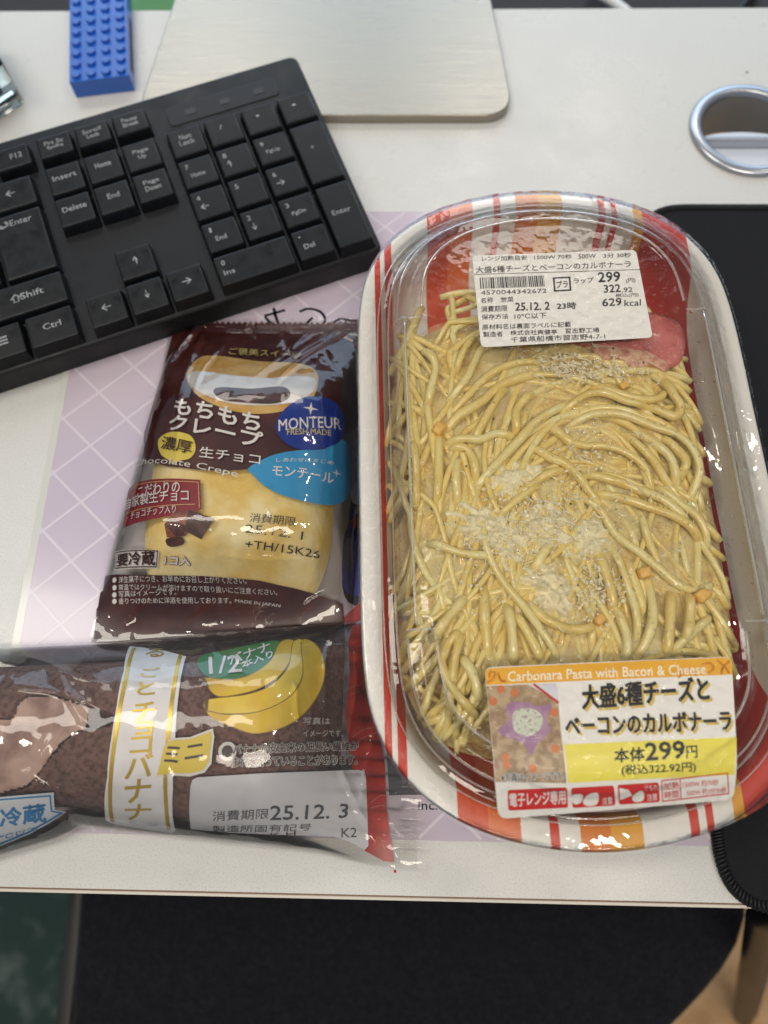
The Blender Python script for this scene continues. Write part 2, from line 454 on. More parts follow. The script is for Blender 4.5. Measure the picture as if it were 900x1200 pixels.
foot = rounded([(-143, 328), (57.5, 328), (44, 446), (-128, 446)], [18, 18, 10, 10], 8)
tag(from_bm('stand_plate', prism_bm(foot, 0.6, 5.2, 0.9, 3), brushed()), 'wide brushed steel stand plate with rounded corners at the back of the desk', 'stand plate')

# ---------------------------------------------------------------- cable grommet
gm = thing('cable_grommet', 'round brushed metal cable grommet set in the desk', 'grommet', (GX, GY, 0))
M_al = mat('grommet_metal', (186, 188, 194), 0.28, 0.5, metal=0.9)
prof = [(31, .3), (31, 1.6), (29.8, 2.5), (26.3, 2.7), (25.4, 2.2), (24.6, 0.2), (24.6, -20), (26.4, -20), (26.4, .3)]
V = []; n = 64
for k in range(n):
    a = 2 * math.pi * k / n
    for r, z in prof: V.append((GX + r * math.cos(a), GY + r * math.sin(a), z))
np_ = len(prof)
F = [(k * np_ + j, ((k + 1) % n) * np_ + j, ((k + 1) % n) * np_ + (j + 1) % np_, k * np_ + (j + 1) % np_) for k in range(n) for j in range(np_)]
mesh('ring', V, F, M_al, gm, True)
V = []
for k in range(48):
    a = 2 * math.pi * k / 48
    for z in (-.2, -24): V.append((GX + 24.45 * math.cos(a), GY + 24.45 * math.sin(a), z))
mesh('sleeve', V, [(k * 2, ((k + 1) % 48) * 2, ((k + 1) % 48) * 2 + 1, k * 2 + 1) for k in range(48)], mat('sleeve_dark', (138, 136, 134), 0.5), gm, True)
cap = [(GX + 24 * math.cos(a), GY - 1.5 + 22.4 * math.sin(a)) for a in np.linspace(-math.pi, 0, 24)]
from_bm('cap', prism_bm(cap, -9.2, -7.4, .5), mat('cap_grey', (214, 222, 236), 0.3, 0.5), gm)
from_bm('bar', box_bm(GX - 24.3, GX + 24.3, GY - 4.4, GY - 1.6, -7, -1.5, .8), M_al, gm)
from_bm('cap', prism_bm([(GX + 23.8 * math.cos(a), GY + .4 + 7 * math.sin(a)) for a in np.linspace(0, math.pi, 20)], -9.2, -7.4, .5), _mats['cap_grey'], gm)

# ---------------------------------------------------------------- printed lavender mat
mt = thing('desk_mat', 'thin lavender desk mat with white diagonal lattice under the snack packets', 'mat', (-20, 120, 0))
MX0, MX1, MY0, MY1 = -155.5, 118, -22, 269
def lattice():
    m = mat('mat_lavender', (196, 180, 204), 0.22, 0.5, coat=0.35)
    nt = m.node_tree; b = nt.nodes['Principled BSDF']; tc = nt.nodes.new('ShaderNodeTexCoord')
    n = nt.nodes.new('ShaderNodeTexNoise'); n.inputs['Scale'].default_value = 14; n.inputs['Detail'].default_value = 3
    nt.links.new(tc.outputs['Object'], n.inputs['Vector'])
    r = nt.nodes.new('ShaderNodeValToRGB'); r.color_ramp.elements[0].color = lin((190, 177, 194)); r.color_ramp.elements[1].color = lin((196, 182, 192))
    r.color_ramp.elements[0].position = .35; r.color_ramp.elements[1].position = .65
    nt.links.new(n.outputs['Fac'], r.inputs[0]); nt.links.new(r.outputs[0], b.inputs['Base Color'])
    return m
from_bm('sheet', prism_bm(rounded([(MX0, MY0), (MX1, MY0), (MX1, MY1), (MX0, MY1)], 2, 3), 0.3, 0.8), lattice(), mt)
from_bm('clear_border', prism_bm([(MX0 - 3.4, MY0), (MX0 - .05, MY0), (MX0 - .05, MY1), (MX0 - 3.4, MY1)], 0.3, 0.8), mat('border_clear', (205, 203, 196), 0.15, 0.6), mt)
flat = lambda h: (lambda x, y: 0 * x + h)
for sg in (1, -1):                # two families of diagonals, 27 mm apart along y
    lat = Print(flat(0.8), 0.06 if sg > 0 else 0.09, 0)
    for k in range(-40, 41):
        y0 = 84 + 27 * k if sg > 0 else 84 + 27 * k
        # line through (-140, y0) with slope sg*0.93
        sl = 0.93 * sg; pts = []
        for x in (MX0, MX1):
            pts.append((x, y0 + sl * (x + 140)))
        (xa, ya), (xb, yb) = pts
        lo_t, hi_t = 0.0, 1.0
        dy = yb - ya
        ta, tb = (MY0 + 1 - ya) / dy, (MY1 - 1 - ya) / dy
        lo_t = max(lo_t, min(ta, tb)); hi_t = min(hi_t, max(ta, tb))
        if hi_t - lo_t < 0.005: continue
        lat.line([(xa + (xb - xa) * lo_t, ya + dy * lo_t), (xa + (xb - xa) * hi_t, ya + dy * hi_t)], 1.15)
    lat.done('lattice_lines', mat('lattice_white', (210, 200, 209), 0.25, coat=0.3), mt)
art = Print(flat(0.8), 0.12, 0)
def sweep(p, pts, w, n=24): p.line(spline(np.array(pts), n), w)
sweep(art, [(-65.8,206.1),(-60.9,200.4)], 1.3, 2)
sweep(art, [(-62.0,210.9),(-60.4,205.2),(-57.0,197.6)], 1.5, 4)
sweep(art, [(-65.9,207.0),(-57.0,210.0)], 1.4, 2)
sweep(art, [(-49.2,209.5),(-45.2,211.0),(-39.3,209.1),(-37.1,204.3),(-40.5,200.5),(-45.5,202.4),(-43.3,205.7)], 1.3)
sweep(art, [(-53.5,199.5),(-48.8,202.4),(-43.0,200.5),(-35.7,201.5),(-30.2,205.3),(-24.4,204.4),(-19.6,204.9)], 1.2)
sweep(art, [(-21.9,200.6),(-19.4,183.9),(-19.5,161.6),(-17.4,140.2)], 2.4)
art.done('scroll_print', mat('ink_navy', (30, 30, 48), 0.25, coat=0.3), mt)
art = Print(flat(0.8), 0.12, 0); art.poly([(-25.0,107.7),(-17.3,123.7),(-11.3,123.7),(-10.2,73.8),(-22.9,70.0)], 40)
art.done('robe_print', _mats['ink_navy'], mt)
art = Print(flat(0.8), 0.12, 0); art.poly([(-4.9,14.2),(22.5,3.7),(24.0,-5.5),(-3.3,-6.6)])
art.text('inc.co', (7.8,-11.5), (20.6,-11.2), (7.8,-8.5), 0.02)
art.done('caption_print', _mats['ink_navy'], mt)
ar2 = Print(flat(0.8), 0.18, 0)
ar2.poly([(-23.9,98.0),(-16.4,103.1),(-12.1,92.4),(-11.6,73.8),(-23.0,72.9)], 30)
ar2.done('blue_print', mat('ink_blue', (44, 54, 130), 0.25, coat=0.3), mt)
ar3 = Print(flat(0.8), 0.24, 0); ar3.disc((-18.9,103.0), 2.6); ar3.done('button_print', mat('ink_red', (168, 52, 50), 0.25, coat=0.3), mt); ar3 = Print(flat(0.8), 0.24, 0); ar3.poly([(-23.3,61.4),(-14.4,70.1),(-11.5,65.8),(-21.0,55.8)])
ar3.done('red_print', mat('ink_red', (168, 52, 50), 0.25, coat=0.3), mt)
ar4 = Print(flat(0.8), 0.24, 0); ar4.poly([(-21.6,117.6),(-17.3,123.7),(-14.1,117.7),(-15.5,111.7),(-20.7,111.6)], 24)
ar4.done('white_print', mat('ink_white', (225, 225, 228), 0.25, coat=0.3), mt)

# ---------------------------------------------------------------- black mouse pad
mp_ = thing('mouse_pad', 'black cloth mouse pad with overlocked edge lying under the pasta tray', 'mouse pad', (210, 115, 0))
PADO = rounded([(116.8, -43.5), (330, -43.5), (330, 272), (116.8, 272)], [20, 10, 10, 22], 10)
PADI = rounded([(119.8, -40.5), (327, -40.5), (327, 269), (119.8, 269)], [18, 9, 9, 20], 10)
from_bm('cloth', prism_bm(PADO, 0.9, 2.7, .4), mat('pad_cloth', (26, 26, 29), 0.92, 0.25, bump=(3200, 0.5, 0.0006), vary=(2600, (44, 44, 48), .5, .75)), mp_)
st_bm = bmesh.new(); V = []; F = []
ed = np.array(PADI); nx = np.vstack([ed[1:], ed[:1]]); run = []
for a, b in zip(ed, nx):
    L = np.hypot(*(b - a)); k = max(1, int(L / 1.1))
    for i in range(k): run.append(a + (b - a) * i / k)
run = [p for p in run if p[0] < 200]
for i, p in enumerate(run):
    q = run[(i + 1) % len(run)]; d = q - p; L = np.hypot(*d)
    if L < 1e-6 or L > 3: continue
    d /= L; nrm = np.array([d[1], -d[0]])
    a = p - nrm * .4 - d * .3; b = p + nrm * 2.9 + d * .5; c = p + nrm * 3.3 + d * .5
    v, f = tube([(a[0], a[1], 2.8), ((a[0] + b[0]) / 2, (a[1] + b[1]) / 2, 3.25), (b[0], b[1], 2.7), (c[0], c[1], 1.4)], .55, 5)
    F += [tuple(j + len(V) for j in ff) for ff in f]; V += v.tolist()
st_bm.free()
mesh('edge_stitching', V, F, mat('pad_thread', (20, 20, 22), 0.6, 0.4), mp_, True, kind='stuff')

# ---------------------------------------------------------------- keyboard
KY = math.radians(22.15)
kb = thing('keyboard', 'black wired keyboard with white key legends lying across the desk', 'keyboard', (-162.6, 267.5, 0), KY)
M_case = mat('keyboard_case', (19, 19, 22), 0.45, 0.32, vary=(900, (27, 27, 30), .55, .8), bump=(4000, 0.15, 0.0002))
M_key = mat('key_black', (11, 12, 15), 0.36, 0.32, vary=(2200, (64, 64, 66), .69, .73), bump=(5000, 0.2, 0.0002))
smudge(M_key, .28, .5, 160); smudge(M_case, .35, .55, 60)
M_leg = mat('key_legend', (226, 228, 230), 0.5)
P19 = 19.0
case = rounded([(-290, -87), (129.5, -87), (129.5, 38.5), (-290, 38.5)], [4, 4, 5, 4], 5)
bm = prism_bm(case, 3, 18.9, 1.6, 3)
for v in bm.verts: v.co.z += 0.06 * v.co.y if v.co.z > 8 else 0.02 * v.co.y
from_bm('case', bm, M_case, kb, False, True)
for x in (-250, 110):
    for y in (-75, 28): from_bm('rubber_foot', box_bm(x - 8, x + 8, y - 4, y + 4, 0, 3 + 0.02 * y + .6, .4), mat('foot_rubber', (14, 14, 14), 0.8), kb, False, True)
led = rounded([(56, 16.5), (114, 16.5), (114, 28.5), (56, 28.5)], 3, 4)
bm = prism_bm(led, 18.6, 19.3, .3)
for v in bm.verts: v.co.z += 0.06 * v.co.y
lw = from_bm('indicator_window', bm, mat('led_smoke', (22, 22, 27), 0.5, 0.4), kb, False, True)
for i in range(3):
    bm = box_bm(65.5 + 18 * i, 70.5 + 18 * i, 20.5, 24, 19.3, 19.5)
    for v in bm.verts: v.co.z += 0.06 * v.co.y
    from_bm('indicator', bm, mat('led_mark', (20, 20, 24), 0.4), lw, False, True)
KW, KN = math.cos(KY), math.sin(KY)
keymesh = {}
def key_mesh(w, h):
    k = (round(w, 2), round(h, 2))
    if k in keymesh: return keymesh[k]
    bm = bmesh.new(); W, Hh = w * P19 / 2 - .4, h * P19 / 2 - .4
    a = [bm.verts.new(p) for p in ((-W, -Hh, 0), (W, -Hh, 0), (W, Hh, 0), (-W, Hh, 0))]
    b = [bm.verts.new(p) for p in ((-W + 1.0, -Hh + 2.2, 5.2), (W - 1.0, -Hh + 2.2, 5.2), (W - 1.0, Hh - .5, 5.6), (-W + 1.0, Hh - .5, 5.6))]
    bm.faces.new(b)
    for i in range(4): bm.faces.new((a[i], a[(i + 1) % 4], b[(i + 1) % 4], b[i]))
    bm.faces.new(a[::-1])
    bmesh.ops.bevel(bm, geom=[e for e in bm.edges if not (e.verts[0].co.z == 0 and e.verts[1].co.z == 0)], offset=.8, segments=2, affect='EDGES', profile=.6)
    bmesh.ops.recalc_face_normals(bm, faces=bm.faces[:])
    for v in bm.verts: v.co *= MM
    me = bpy.data.meshes.new('key'); bm.to_mesh(me); bm.free(); me.materials.append(M_key)
    keymesh[k] = me
    return me
def key(cu, cv, w=1, h=1, lines=(), pos=None, size=3.2):
    """centre in key units from Insert; lines of legend; pos list of (dx, dy) mm of each line's centre"""
    x, y = cu * P19, cv * P19
    o = bpy.data.objects.new('key', key_mesh(w, h)); o.parent = kb; sc.collection.objects.link(o)
    o.location = (x * MM, y * MM, (18.7 + .06 * y) * MM); o.rotation_euler = (0.06, 0, 0)
    if not lines: return
    pr = Print(flat(5.4), 0.14, 0)
    if pos is None: pos = [(0, 1.6 + (len(lines) - 1) * 1.6 - i * 3.2) for i in range(len(lines))]
    for s, p in zip(lines, pos):
        if not s: continue
        sz = p[2] if len(p) > 2 else size
        n = sum(1.0 if ord(c) > 0x2000 else .56 for c in s)
        wd = n * sz * (.95 if ord(s[0]) < 0x2000 else 1.25)
        hh = sz * (.62 if s in '-+*' else .8) if ord(s[0]) < 0x2000 else sz * 1.0
        if s in '↑↓': wd, hh = sz * .62, sz * 1.25
        if s == '1': wd = .34 * sz
        if s == '-': hh = .45
        if s == '.': hh, wd = .6, .6
        pr.text(s, (p[0] - wd / 2, p[1] - hh / 2), (p[0] + wd / 2, p[1] - hh / 2), (p[0] - wd / 2, p[1] + hh / 2), 0.012)
    V = np.array([tuple(v.co) for v in pr.bm.verts])
    pr.bm.verts.index_update(); F = [[v.index for v in f.verts] for f in pr.bm.faces]; pr.bm.free()
    V[:, 2] = 5.2 + 0.4 * (V[:, 1] + 6.9 * h) / (15.9 * h) + .12
    mesh('legend', V, F, M_leg, o, False, True)
fr = 1.1
for i, (cu, ls) in enumerate([(-4.1, ()), (-3.1, ()), (-2.1, ()), (-1.1, ('F12',)), (0, ('Prt Sc', 'SysRq')), (1, ('Scroll', 'Lock')), (2, ('Pause', 'Break'))]):
    key(cu, fr, 1, .8, ls, [(0, 2.6, 2.9), (0, -.3, 2.9)] if len(ls) == 2 else [(2.0, 1.2, 3.6)])
for cu, cv, ls in [(0, 0, ('Insert',)), (1, 0, ('Home',)), (2, 0, ('Page', 'Up')), (0, -1, ('Delete',)), (1, -1, ('End',)), (2, -1, ('Page', 'Down'))]:
    key(cu, cv, 1, 1, ls, [(0, 3.0, 3.6), (0, -.4, 3.6)] if len(ls) == 2 else [(0, 2.0, 3.6)])
for cu, cv, s in [(1, -3, '↑'), (0, -4, '←'), (1, -4, '↓'), (2, -4, '→')]: key(cu, cv, 1, 1, (s,), [(0, 1.6, 3.4)])
g = 3.2
TLp = lambda b: [(-4.6, 4.6, 3.2), (b, -.6, 3.2)]
key(g, 0, 1, 1, ('Num', 'Lock'), [(0, 3.6, 3.6), (0, .2, 3.6)])
key(g + 1, 0, 1, 1, ('/',), [(-1, 2.8, 3.2)]); key(g + 2, 0, 1, 1, ('*',), [(-1, 2.8, 2.6)]); key(g + 3, 0, 1, 1, ('-',), [(-1, 2.8, 3.2)])
key(g, -1, 1, 1, ('7', 'Home'), TLp(-.5)); key(g + 1, -1, 1, 1, ('8', '↑'), TLp(-3.6)); key(g + 2, -1, 1, 1, ('9', 'PgUp'), TLp(-.4))
key(g, -2, 1, 1, ('4', '←'), TLp(-3)); key(g + 1, -2, 1, 1, ('5',), TLp(0)); key(g + 2, -2, 1, 1, ('6', '→'), TLp(-3))
key(g, -3, 1, 1, ('1', 'End'), TLp(-1)); key(g + 1, -3, 1, 1, ('2', '↓'), TLp(-3.6)); key(g + 2, -3, 1, 1, ('3', 'PgDn'), TLp(-.4))
key(g + .5, -4, 2, 1, ('0', 'Ins'), [(-14, 4.6, 3.2), (-12.6, -.6, 3.2)]); key(g + 2, -4, 1, 1, ('.', 'Del'), [(-5, 5, 3.2), (-2, -.6, 3.2)])
key(g + 3, -1.5, 1, 2, ('+',), [(-1, 4, 3.2)]); key(g + 3, -3.5, 1, 2, ('Enter',), [(-.5, 2.5, 3.4)])
key(-1.5, 0, 1.5, 1, ('←',), [(2, 1.4, 3.4)])
key(-2.75, 0, 1, 1); key(-3.75, 0, 1, 1)
key(-1.42, -1.5, 1.35, 2, ('⏎', 'Enter'), [(-6.5, 13.0, 3.6), (1.6, 13.2, 3.9)])
for r, off in ((-1, 0), (-2, .25)):
    for k in range(4): key(-2.62 - k + (off if False else 0), r, 1, 1)
key(-1.85, -3, 2.25, 1, ('⇧', 'Shift'), [(-2, 1.6, 4.2), (5.4, 1.7, 4.0)])
for k in range(3): key(-3.48 - k, -3, 1, 1)
key(-1.35, -4, 1.25, 1, ('Ctrl',), [(.5, 1.6, 3.8)])
key(-2.6, -4, 1.25, 1, ('☰',), [(1.5, 1.6, 4.0)]); key(-3.85, -4, 1.25, 1); key(-5.1, -4, 1.25, 1)

# ---------------------------------------------------------------- blue toy brick
bk = thing('toy_brick', 'long blue studded plastic toy brick at the back of the desk', 'toy brick', (-170, 388, 0), math.radians(9.0))
M_bl = mat('brick_blue', (40, 98, 190), 0.28, 0.5, coat=0.2)
BX0, BX1, BY0, BY1 = -16, 16, -39.5, 40
bm = box_bm(BX0, BX1, BY0, BY1, 0, 9.6, .35)
from_bm('body', bm, M_bl, bk, False, True)
prof = [(2.45, 0), (2.45, 1.5), (2.2, 1.75)]
V = []; F = []
for k in range(20):
    a = 2 * math.pi * k / 20
    for r, z in prof: V.append((r * math.cos(a), r * math.sin(a), z))
for k in range(20):
    for j in range(2): F.append((k * 3 + j, ((k + 1) % 20) * 3 + j, ((k + 1) % 20) * 3 + j + 1, k * 3 + j + 1))
F.append([k * 3 + 2 for k in range(20)])
s0 = mesh('stud', V, F, M_bl, bk, False, True); first = True
for i in range(4):
    for j in range(10):
        s = s0 if first else s0.copy()
        if not first: sc.collection.objects.link(s)
        first = False
        s.location = ((-12 + 8 * i) * MM, (-35.5 + 8 * j) * MM, 9.58 * MM)
from_bm('slot_shade_strip', box_bm(15.95, 16.15, -30, 10, 2.5, 6, .05), mat('slot_shade', (10, 16, 34), 0.6), bk, False, True)  # thin dark strip on the face; the slot's inner shade is its colour

# ---------------------------------------------------------------- glass block
gb = thing('glass_ornament', 'clear thick glass ornament with brown core at the left end of the desk', 'ornament', (-232, 352, 0))
mg = bpy.data.materials.new('green_glass'); mg.use_nodes = True
_b = mg.node_tree.nodes['Principled BSDF']; _b.inputs['Base Color'].default_value = (0.86, 0.96, 0.9, 1); _b.inputs['Transmission Weight'].default_value = 1.0; _b.inputs['Roughness'].default_value = 0.03; _b.inputs['IOR'].default_value = 1.5
gp = rounded([(-262, 340), (-232, 318), (-207, 343), (-232, 380)], 4, 4)
from_bm('glass', prism_bm(gp, 0.4, 26, 4, 3), mg, gb, True)
from_bm('core', prism_bm(rounded([(-250, 345), (-233, 334), (-220, 347), (-234, 362)], 3, 3), 8, 18, 2), mat('core_brown', (96, 70, 56), 0.6), gb)

# ---------------------------------------------------------------- crepe packet
FILM = film_mat('packet_film', 1.5, 0.05, (0.985, 0.98, 0.975), (90, 0.3, 0.002))
cp = thing('crepe_packet', 'brown and clear plastic packet of a chocolate crepe with blue emblem', 'snack packet', (-68, 125, 0))
NS, NT = 190, 300
S, T = np.meshgrid(np.linspace(-1, 1, NS), np.linspace(0, 1, NT), indexing='ij')
XL, XR = crepe_edges(T)
X = XL + (XR - XL) * (S + 1) / 2; Y = 50 + 156 * T
zig = np.abs(((X / 2.6) % 1) - .5) * 2 * 1.6
ear = 10 * np.exp(-((X + 106) / 7.5) ** 2) + 1.2 * np.exp(-((X + 22) / 8) ** 2)
Y = Y + (ear - 3.4) * sm(.86, 1, T) + np.where(T > .995, zig, 0) - np.where(T < .005, zig * .6, 0)
edge = (1 - np.abs(S) ** 6)
fold = 2.0 * sm(.7, .93, T) * np.maximum(0, waves(X, Y * .35, 5, 6, .12, .4, True) + .2) + 1.3 * sm(.3, .05, T) * np.maximum(0, waves(X, Y * .4, 9, 6, .15, .5)) + 0.5 * sm(.6, .95, np.abs(S)) * np.maximum(0, waves(X * .5, Y, 12, 5, .15, .45))
Z = crepe_z(X, Y) + 0.9 + fold * edge + 0.18 * (1 + waves(X, Y, 4, 8, .2, .8))
crease = np.exp(-((X + 40) * .62 + (Y - 186) * -.55) ** 2 / 3.0) * np.exp(-(((X + 40) * .55 + (Y - 186) * .62) / 14) ** 2)
Z = Z + 2.2 * crease + 1.4 * np.exp(-((X + 101) * .9 - (Y - 190) * .35) ** 2 / 4) * sm(.72, .9, T)
cl = [((-26.1,198.8),(-55.8,156.4),1.2,1.7),((-37.2,202.2),(-63.4,163.0),1.0,1.1),((-95.6,198.2),(-91.2,113.0),1.4,1.3),((-83.1,189.1),(-88.8,148.3),1.0,.8),((-25.7,72.1),(-48.1,56.7),1.1,1.4),((-32.4,87.2),(-37.0,68.2),1.0,1.0),((-118.3,55.8),(-98.6,67.3),1.1,1.2),((-90.0,54.5),(-75.5,70.4),1.0,1.0),((-58.4,54.2),(-61.6,70.6),1.0,.9),((-104.5,85.7),(-111.3,67.4),1.0,.9),((-76.2,82.1),(-30.8,82.7),1.0,.5),((-27.5,173.8),(-27.7,116.8),1.1,1.0),((-56.8,195.3),(-45.8,169.8),.9,.8),((-109.0,150.1),(-107.4,115.6),1.0,1.0),((-58.6,112.8),(-47.2,91.9),.9,.4)]
Z = Z + creases(X, Y, cl) * edge + .22 * np.sin(Y * 3.2) * sm(.93, .95, T)
mesh('film', np.stack([X, Y, Z], 2).reshape(-1, 3), grid_faces(NS, NT), FILM, cp, True)
B_ = np.stack([X[::10, ::10], Y[::10, ::10], np.full_like(X[::10, ::10], .95)], 2)
mesh('back_sheet', B_.reshape(-1, 3), grid_faces(B_.shape[0], B_.shape[1]), mat('sheet_silver', (168, 160, 160), 0.35, 0.6), cp, True)
L1, L2, L3, L4, L5 = -1.1, -0.75, -0.45, -0.15, 0.15
def ink(name, c, **k): return mat('print_' + name, c, k.pop('rough', 0.35), 0.5, **k)
def line_pts(f, a, b, n): return [f(a + (b - a) * k / (n - 1)) for k in range(n)]
# printed brown field at the top, with the serrated end
top = []
for k in range(67):
    s = k / 66; x = -108.4 + 87.8 * s; top.append((x, 201.8 + (1.6 if k % 2 else 0) + 10 * math.exp(-((x + 106) / 7.5) ** 2) + 1.2 * math.exp(-((x + 22) / 8) ** 2)))
lower = [(-21.8,132.3),(-34.7,125.3),(-47.9,123.5),(-55.7,119.5),(-63.5,116.8),(-72.9,116.0),(-82.6,116.6),(-95.7,118.9),(-108.1,123.6),(-121.1,132.2)]
side_l = [(float(crepe_edges(t)[0]) + .8, 50 + 156 * t) for t in np.linspace(.6, .95, 8)]
side_r = [(float(crepe_edges(t)[1]) - .8, 50 + 156 * t) for t in np.linspace(.97, .62, 8)]
p = Print(crepe_z, L1); p.poly(side_l + top + side_r + lower[1:-1]); p.done('brown_print', ink('brown', (66, 26, 22), vary=(60, (84, 40, 32), .45, .6)), cp)
p = Print(crepe_z, L1)
bl = [(-126.9,77.9),(-107.7,75.6),(-93.4,75.1),(-79.9,75.0),(-66.5,74.3),(-57.2,73.7),(-49.3,72.3),(-41.4,71.1),(-33.5,69.4),(-26.8,67.6),(-23.5,66.6)]
p.poly([(-125, 51)] + bl + [(-22, 51)]); p.done('brown_foot_print', _mats['print_brown'], cp)
p = Print(crepe_z, L2); p.poly([(-95.4,166.5),(-92.6,177.7),(-83.5,178.5),(-64.5,174.1),(-45.1,172.8),(-37.7,167.6),(-36.8,157.2),(-39.9,149.1),(-49.1,143.8),(-60.0,141.9),(-71.3,143.4),(-83.2,148.5),(-90.5,155.8)], 60)
p.done('bun_picture', ink('bun', (206, 156, 74), vary=(70, (224, 186, 112), .4, .65)), cp)
p = Print(crepe_z, L3); p.poly([(-93.7,163.1),(-91.7,167.6),(-77.3,164.2),(-60.9,161.5),(-45.5,163.7),(-38.0,163.2),(-38.0,155.9),(-44.0,148.9),(-54.8,146.0),(-70.1,146.3),(-82.0,150.5),(-90.3,156.7)], 60)
p.done('cream_picture', ink('cream', (228, 222, 216)), cp)
p = Print(crepe_z, L4); p.poly([(-80.4,153.5),(-77.1,155.4),(-64.2,154.6),(-51.6,156.2),(-47.6,153.4),(-48.4,149.1),(-54.8,146.6),(-66.0,147.0),(-76.1,148.6)], 40)
p.done('chocolate_picture', ink('choc', (82, 46, 40), vary=(120, (60, 30, 26), .4, .6)), cp)
p = Print(crepe_z, L2); p.poly([(-102.9,132.3),(-98.8,134.8),(-92.5,134.2),(-87.0,131.5),(-84.8,126.0),(-86.6,121.9),(-91.3,120.9),(-94.0,119.7),(-96.1,121.7),(-100.6,125.5)], 50)
p.done('yellow_badge', ink('badge', (236, 214, 92)), cp)
p = Print(crepe_z, L3)
p.poly([(-62.2,117.1),(-53.2,122.9),(-42.7,126.1),(-32.2,128.6),(-25.2,135.3),(-22.5,132.8),(-21.6,122.3),(-21.6,114.0),(-23.7,108.3),(-28.7,104.8),(-36.4,104.1),(-46.8,105.7),(-54.9,109.5),(-60.0,114.2)], 70)
p.done('light_blue_emblem', ink('sky', (58, 158, 214)), cp)
p = Print(crepe_z, L4); p.poly([(-52.3,136.0),(-49.4,143.8),(-42.7,150.3),(-36.1,152.8),(-29.3,152.3),(-25.4,147.2),(-24.7,139.4),(-27.1,132.9),(-34.8,127.6),(-42.7,126.7),(-48.9,129.8)], 60)
p.done('dark_blue_emblem', ink('royal', (22, 52, 148)), cp)
p = Print(crepe_z, L2); p.poly([(-116.9,113.7),(-112.0,114.9),(-81.4,112.0),(-79.7,99.4),(-83.3,97.5),(-115.0,94.6),(-115.2,100.4)]); p.done('red_tag', ink('tagred', (140, 32, 42)), cp)
p = Print(crepe_z, L3); p.line([(-115.2,112.1),(-111.6,113.4),(-82.0,110.9),(-80.4,100.0)], .3); p.line([(-113.8,101.1),(-82.3,101.4)], .3); p.done('tag_outline', ink('gold', (216, 178, 120)), cp)
p = Print(crepe_z, L4); p.poly([(-94.1,93.3),(-90.2,98.6),(-81.2,98.0),(-81.5,93.0),(-85.5,88.5),(-93.0,88.2)]); p.done('chocolate_piece_picture', ink('piece', (152, 84, 54), vary=(300, (110, 54, 36), .4, .6)), cp)
p = Print(crepe_z, L5); p.poly([(-84.5,98.9),(-73.7,95.0),(-78.9,87.3),(-85.5,90.5)]); p.poly([(-93.1,87.7),(-86.9,88.1),(-85.9,85.8),(-90.1,84.7),(-92.8,85.3)], 20); p.poly([(-93.8,92.9),(-89.0,93.8),(-85.6,92.4),(-85.8,88.8),(-89.0,88.2)]); p.done('dark_chocolate_picture', ink('piecedark', (62, 30, 26), vary=(300, (92, 48, 38), .4, .6)), cp)
p = Print(crepe_z, L2); p.poly([(-119.0,86.1),(-96.5,83.8),(-97.6,77.5),(-118.0,78.4)]); p.done('chill_box', ink('boxwhite', (232, 226, 222)), cp)
p = Print(crepe_z, L5)
p.text('もちもち', (-96.6,143.1),(-58.8,133.2),(-96.6,150.9), .03)
p.text('クレープ', (-98.1,135.9),(-57.4,125.7),(-97.9,143.0), .03)
p.text('生チョコ', (-82.7,121.9),(-57.3,118.5),(-82.8,126.6), .012)
p.text('Chocolate Crepe', (-114.3,122.7),(-65.6,112.0),(-115.1,126.6), .004, italic=.2)
p.text('MONTEUR', (-50.8,133.8),(-25.8,139.5),(-51.2,139.0), .012)
def star(p, c, a, b):
    p.poly([(c[0] + r * math.cos(k * math.pi / 4), c[1] + r * math.sin(k * math.pi / 4)) for k in range(8) for r in [a if k % 2 == 0 else b]])
star(p, (-38.4,145.8), 3.2, .8)
star(p, (-27.0,119.0), 2.0, .5)
p.text('モンテール', (-52.2,113.9),(-28.0,113.8),(-52.1,118.3), .02)
p.text('しあわせにまじめ', (-51.0,119.9),(-28.3,122.2),(-50.8,121.7))
p.text('1コ入', (-94.8,78.6),(-84.2,78.3),(-94.2,81.6), .05)
p.text('こだわりの', (-108.7,106.6),(-89.0,106.4),(-109.4,111.7), .008)
p.text('自家製生チョコ', (-115.1,102.8),(-84.9,102.6),(-115.8,108.1), .008)
p.text('チョコチップ入り', (-110.6,97.0),(-89.7,97.7),(-110.9,100.6), .004)
for y in (333, 357, 380, 398): pass
for c in ((-117.5,74.3),(-117.4,71.3),(-117.4,68.5),(-117.3,66.0)): p.disc(c, 1.05, 14)
p.text('洋生菓子につき、お早めにお召し上がりください。', (-115.3,72.9),(-61.7,72.1),(-115.4,75.3), .006)
p.text('常温ではクリームが溶けますので取り扱いにご注意ください。', (-115.4,70.2),(-49.5,68.4),(-115.4,72.4), .006)
p.text('写真はイメージです。', (-115.4,67.5),(-90.7,68.0),(-115.4,69.8), .006)
p.text('香りつけのために洋酒を使用しております。', (-115.4,64.8),(-68.5,65.2),(-115.4,67.1), .006)
p.text('MADE IN JAPAN', (-67.1,65.4),(-48.7,63.8),(-66.8,66.9), .004)
p.done('white_lettering', ink('white', (236, 232, 228)), cp)
p = Print(crepe_z, L4); p.text('1コ入', (-94.8,78.6),(-84.2,78.3),(-94.2,81.6), .11); p.done('count_halo', ink('halo', (96, 60, 40)), cp)
p = Print(crepe_z, L5); p.text('ご褒美スイーツ', (-78.6,178.7),(-45.5,175.8),(-79.4,184.1)); p.text('FRESH MADE', (-47.3,132.3),(-29.8,135.1),(-47.4,135.0), .008); p.done('gold_lettering', ink('gold2', (222, 200, 120)), cp)
p = Print(crepe_z, L5)
p.text('濃厚', (-100.7,127.5),(-86.4,123.1),(-100.4,133.4), .012)
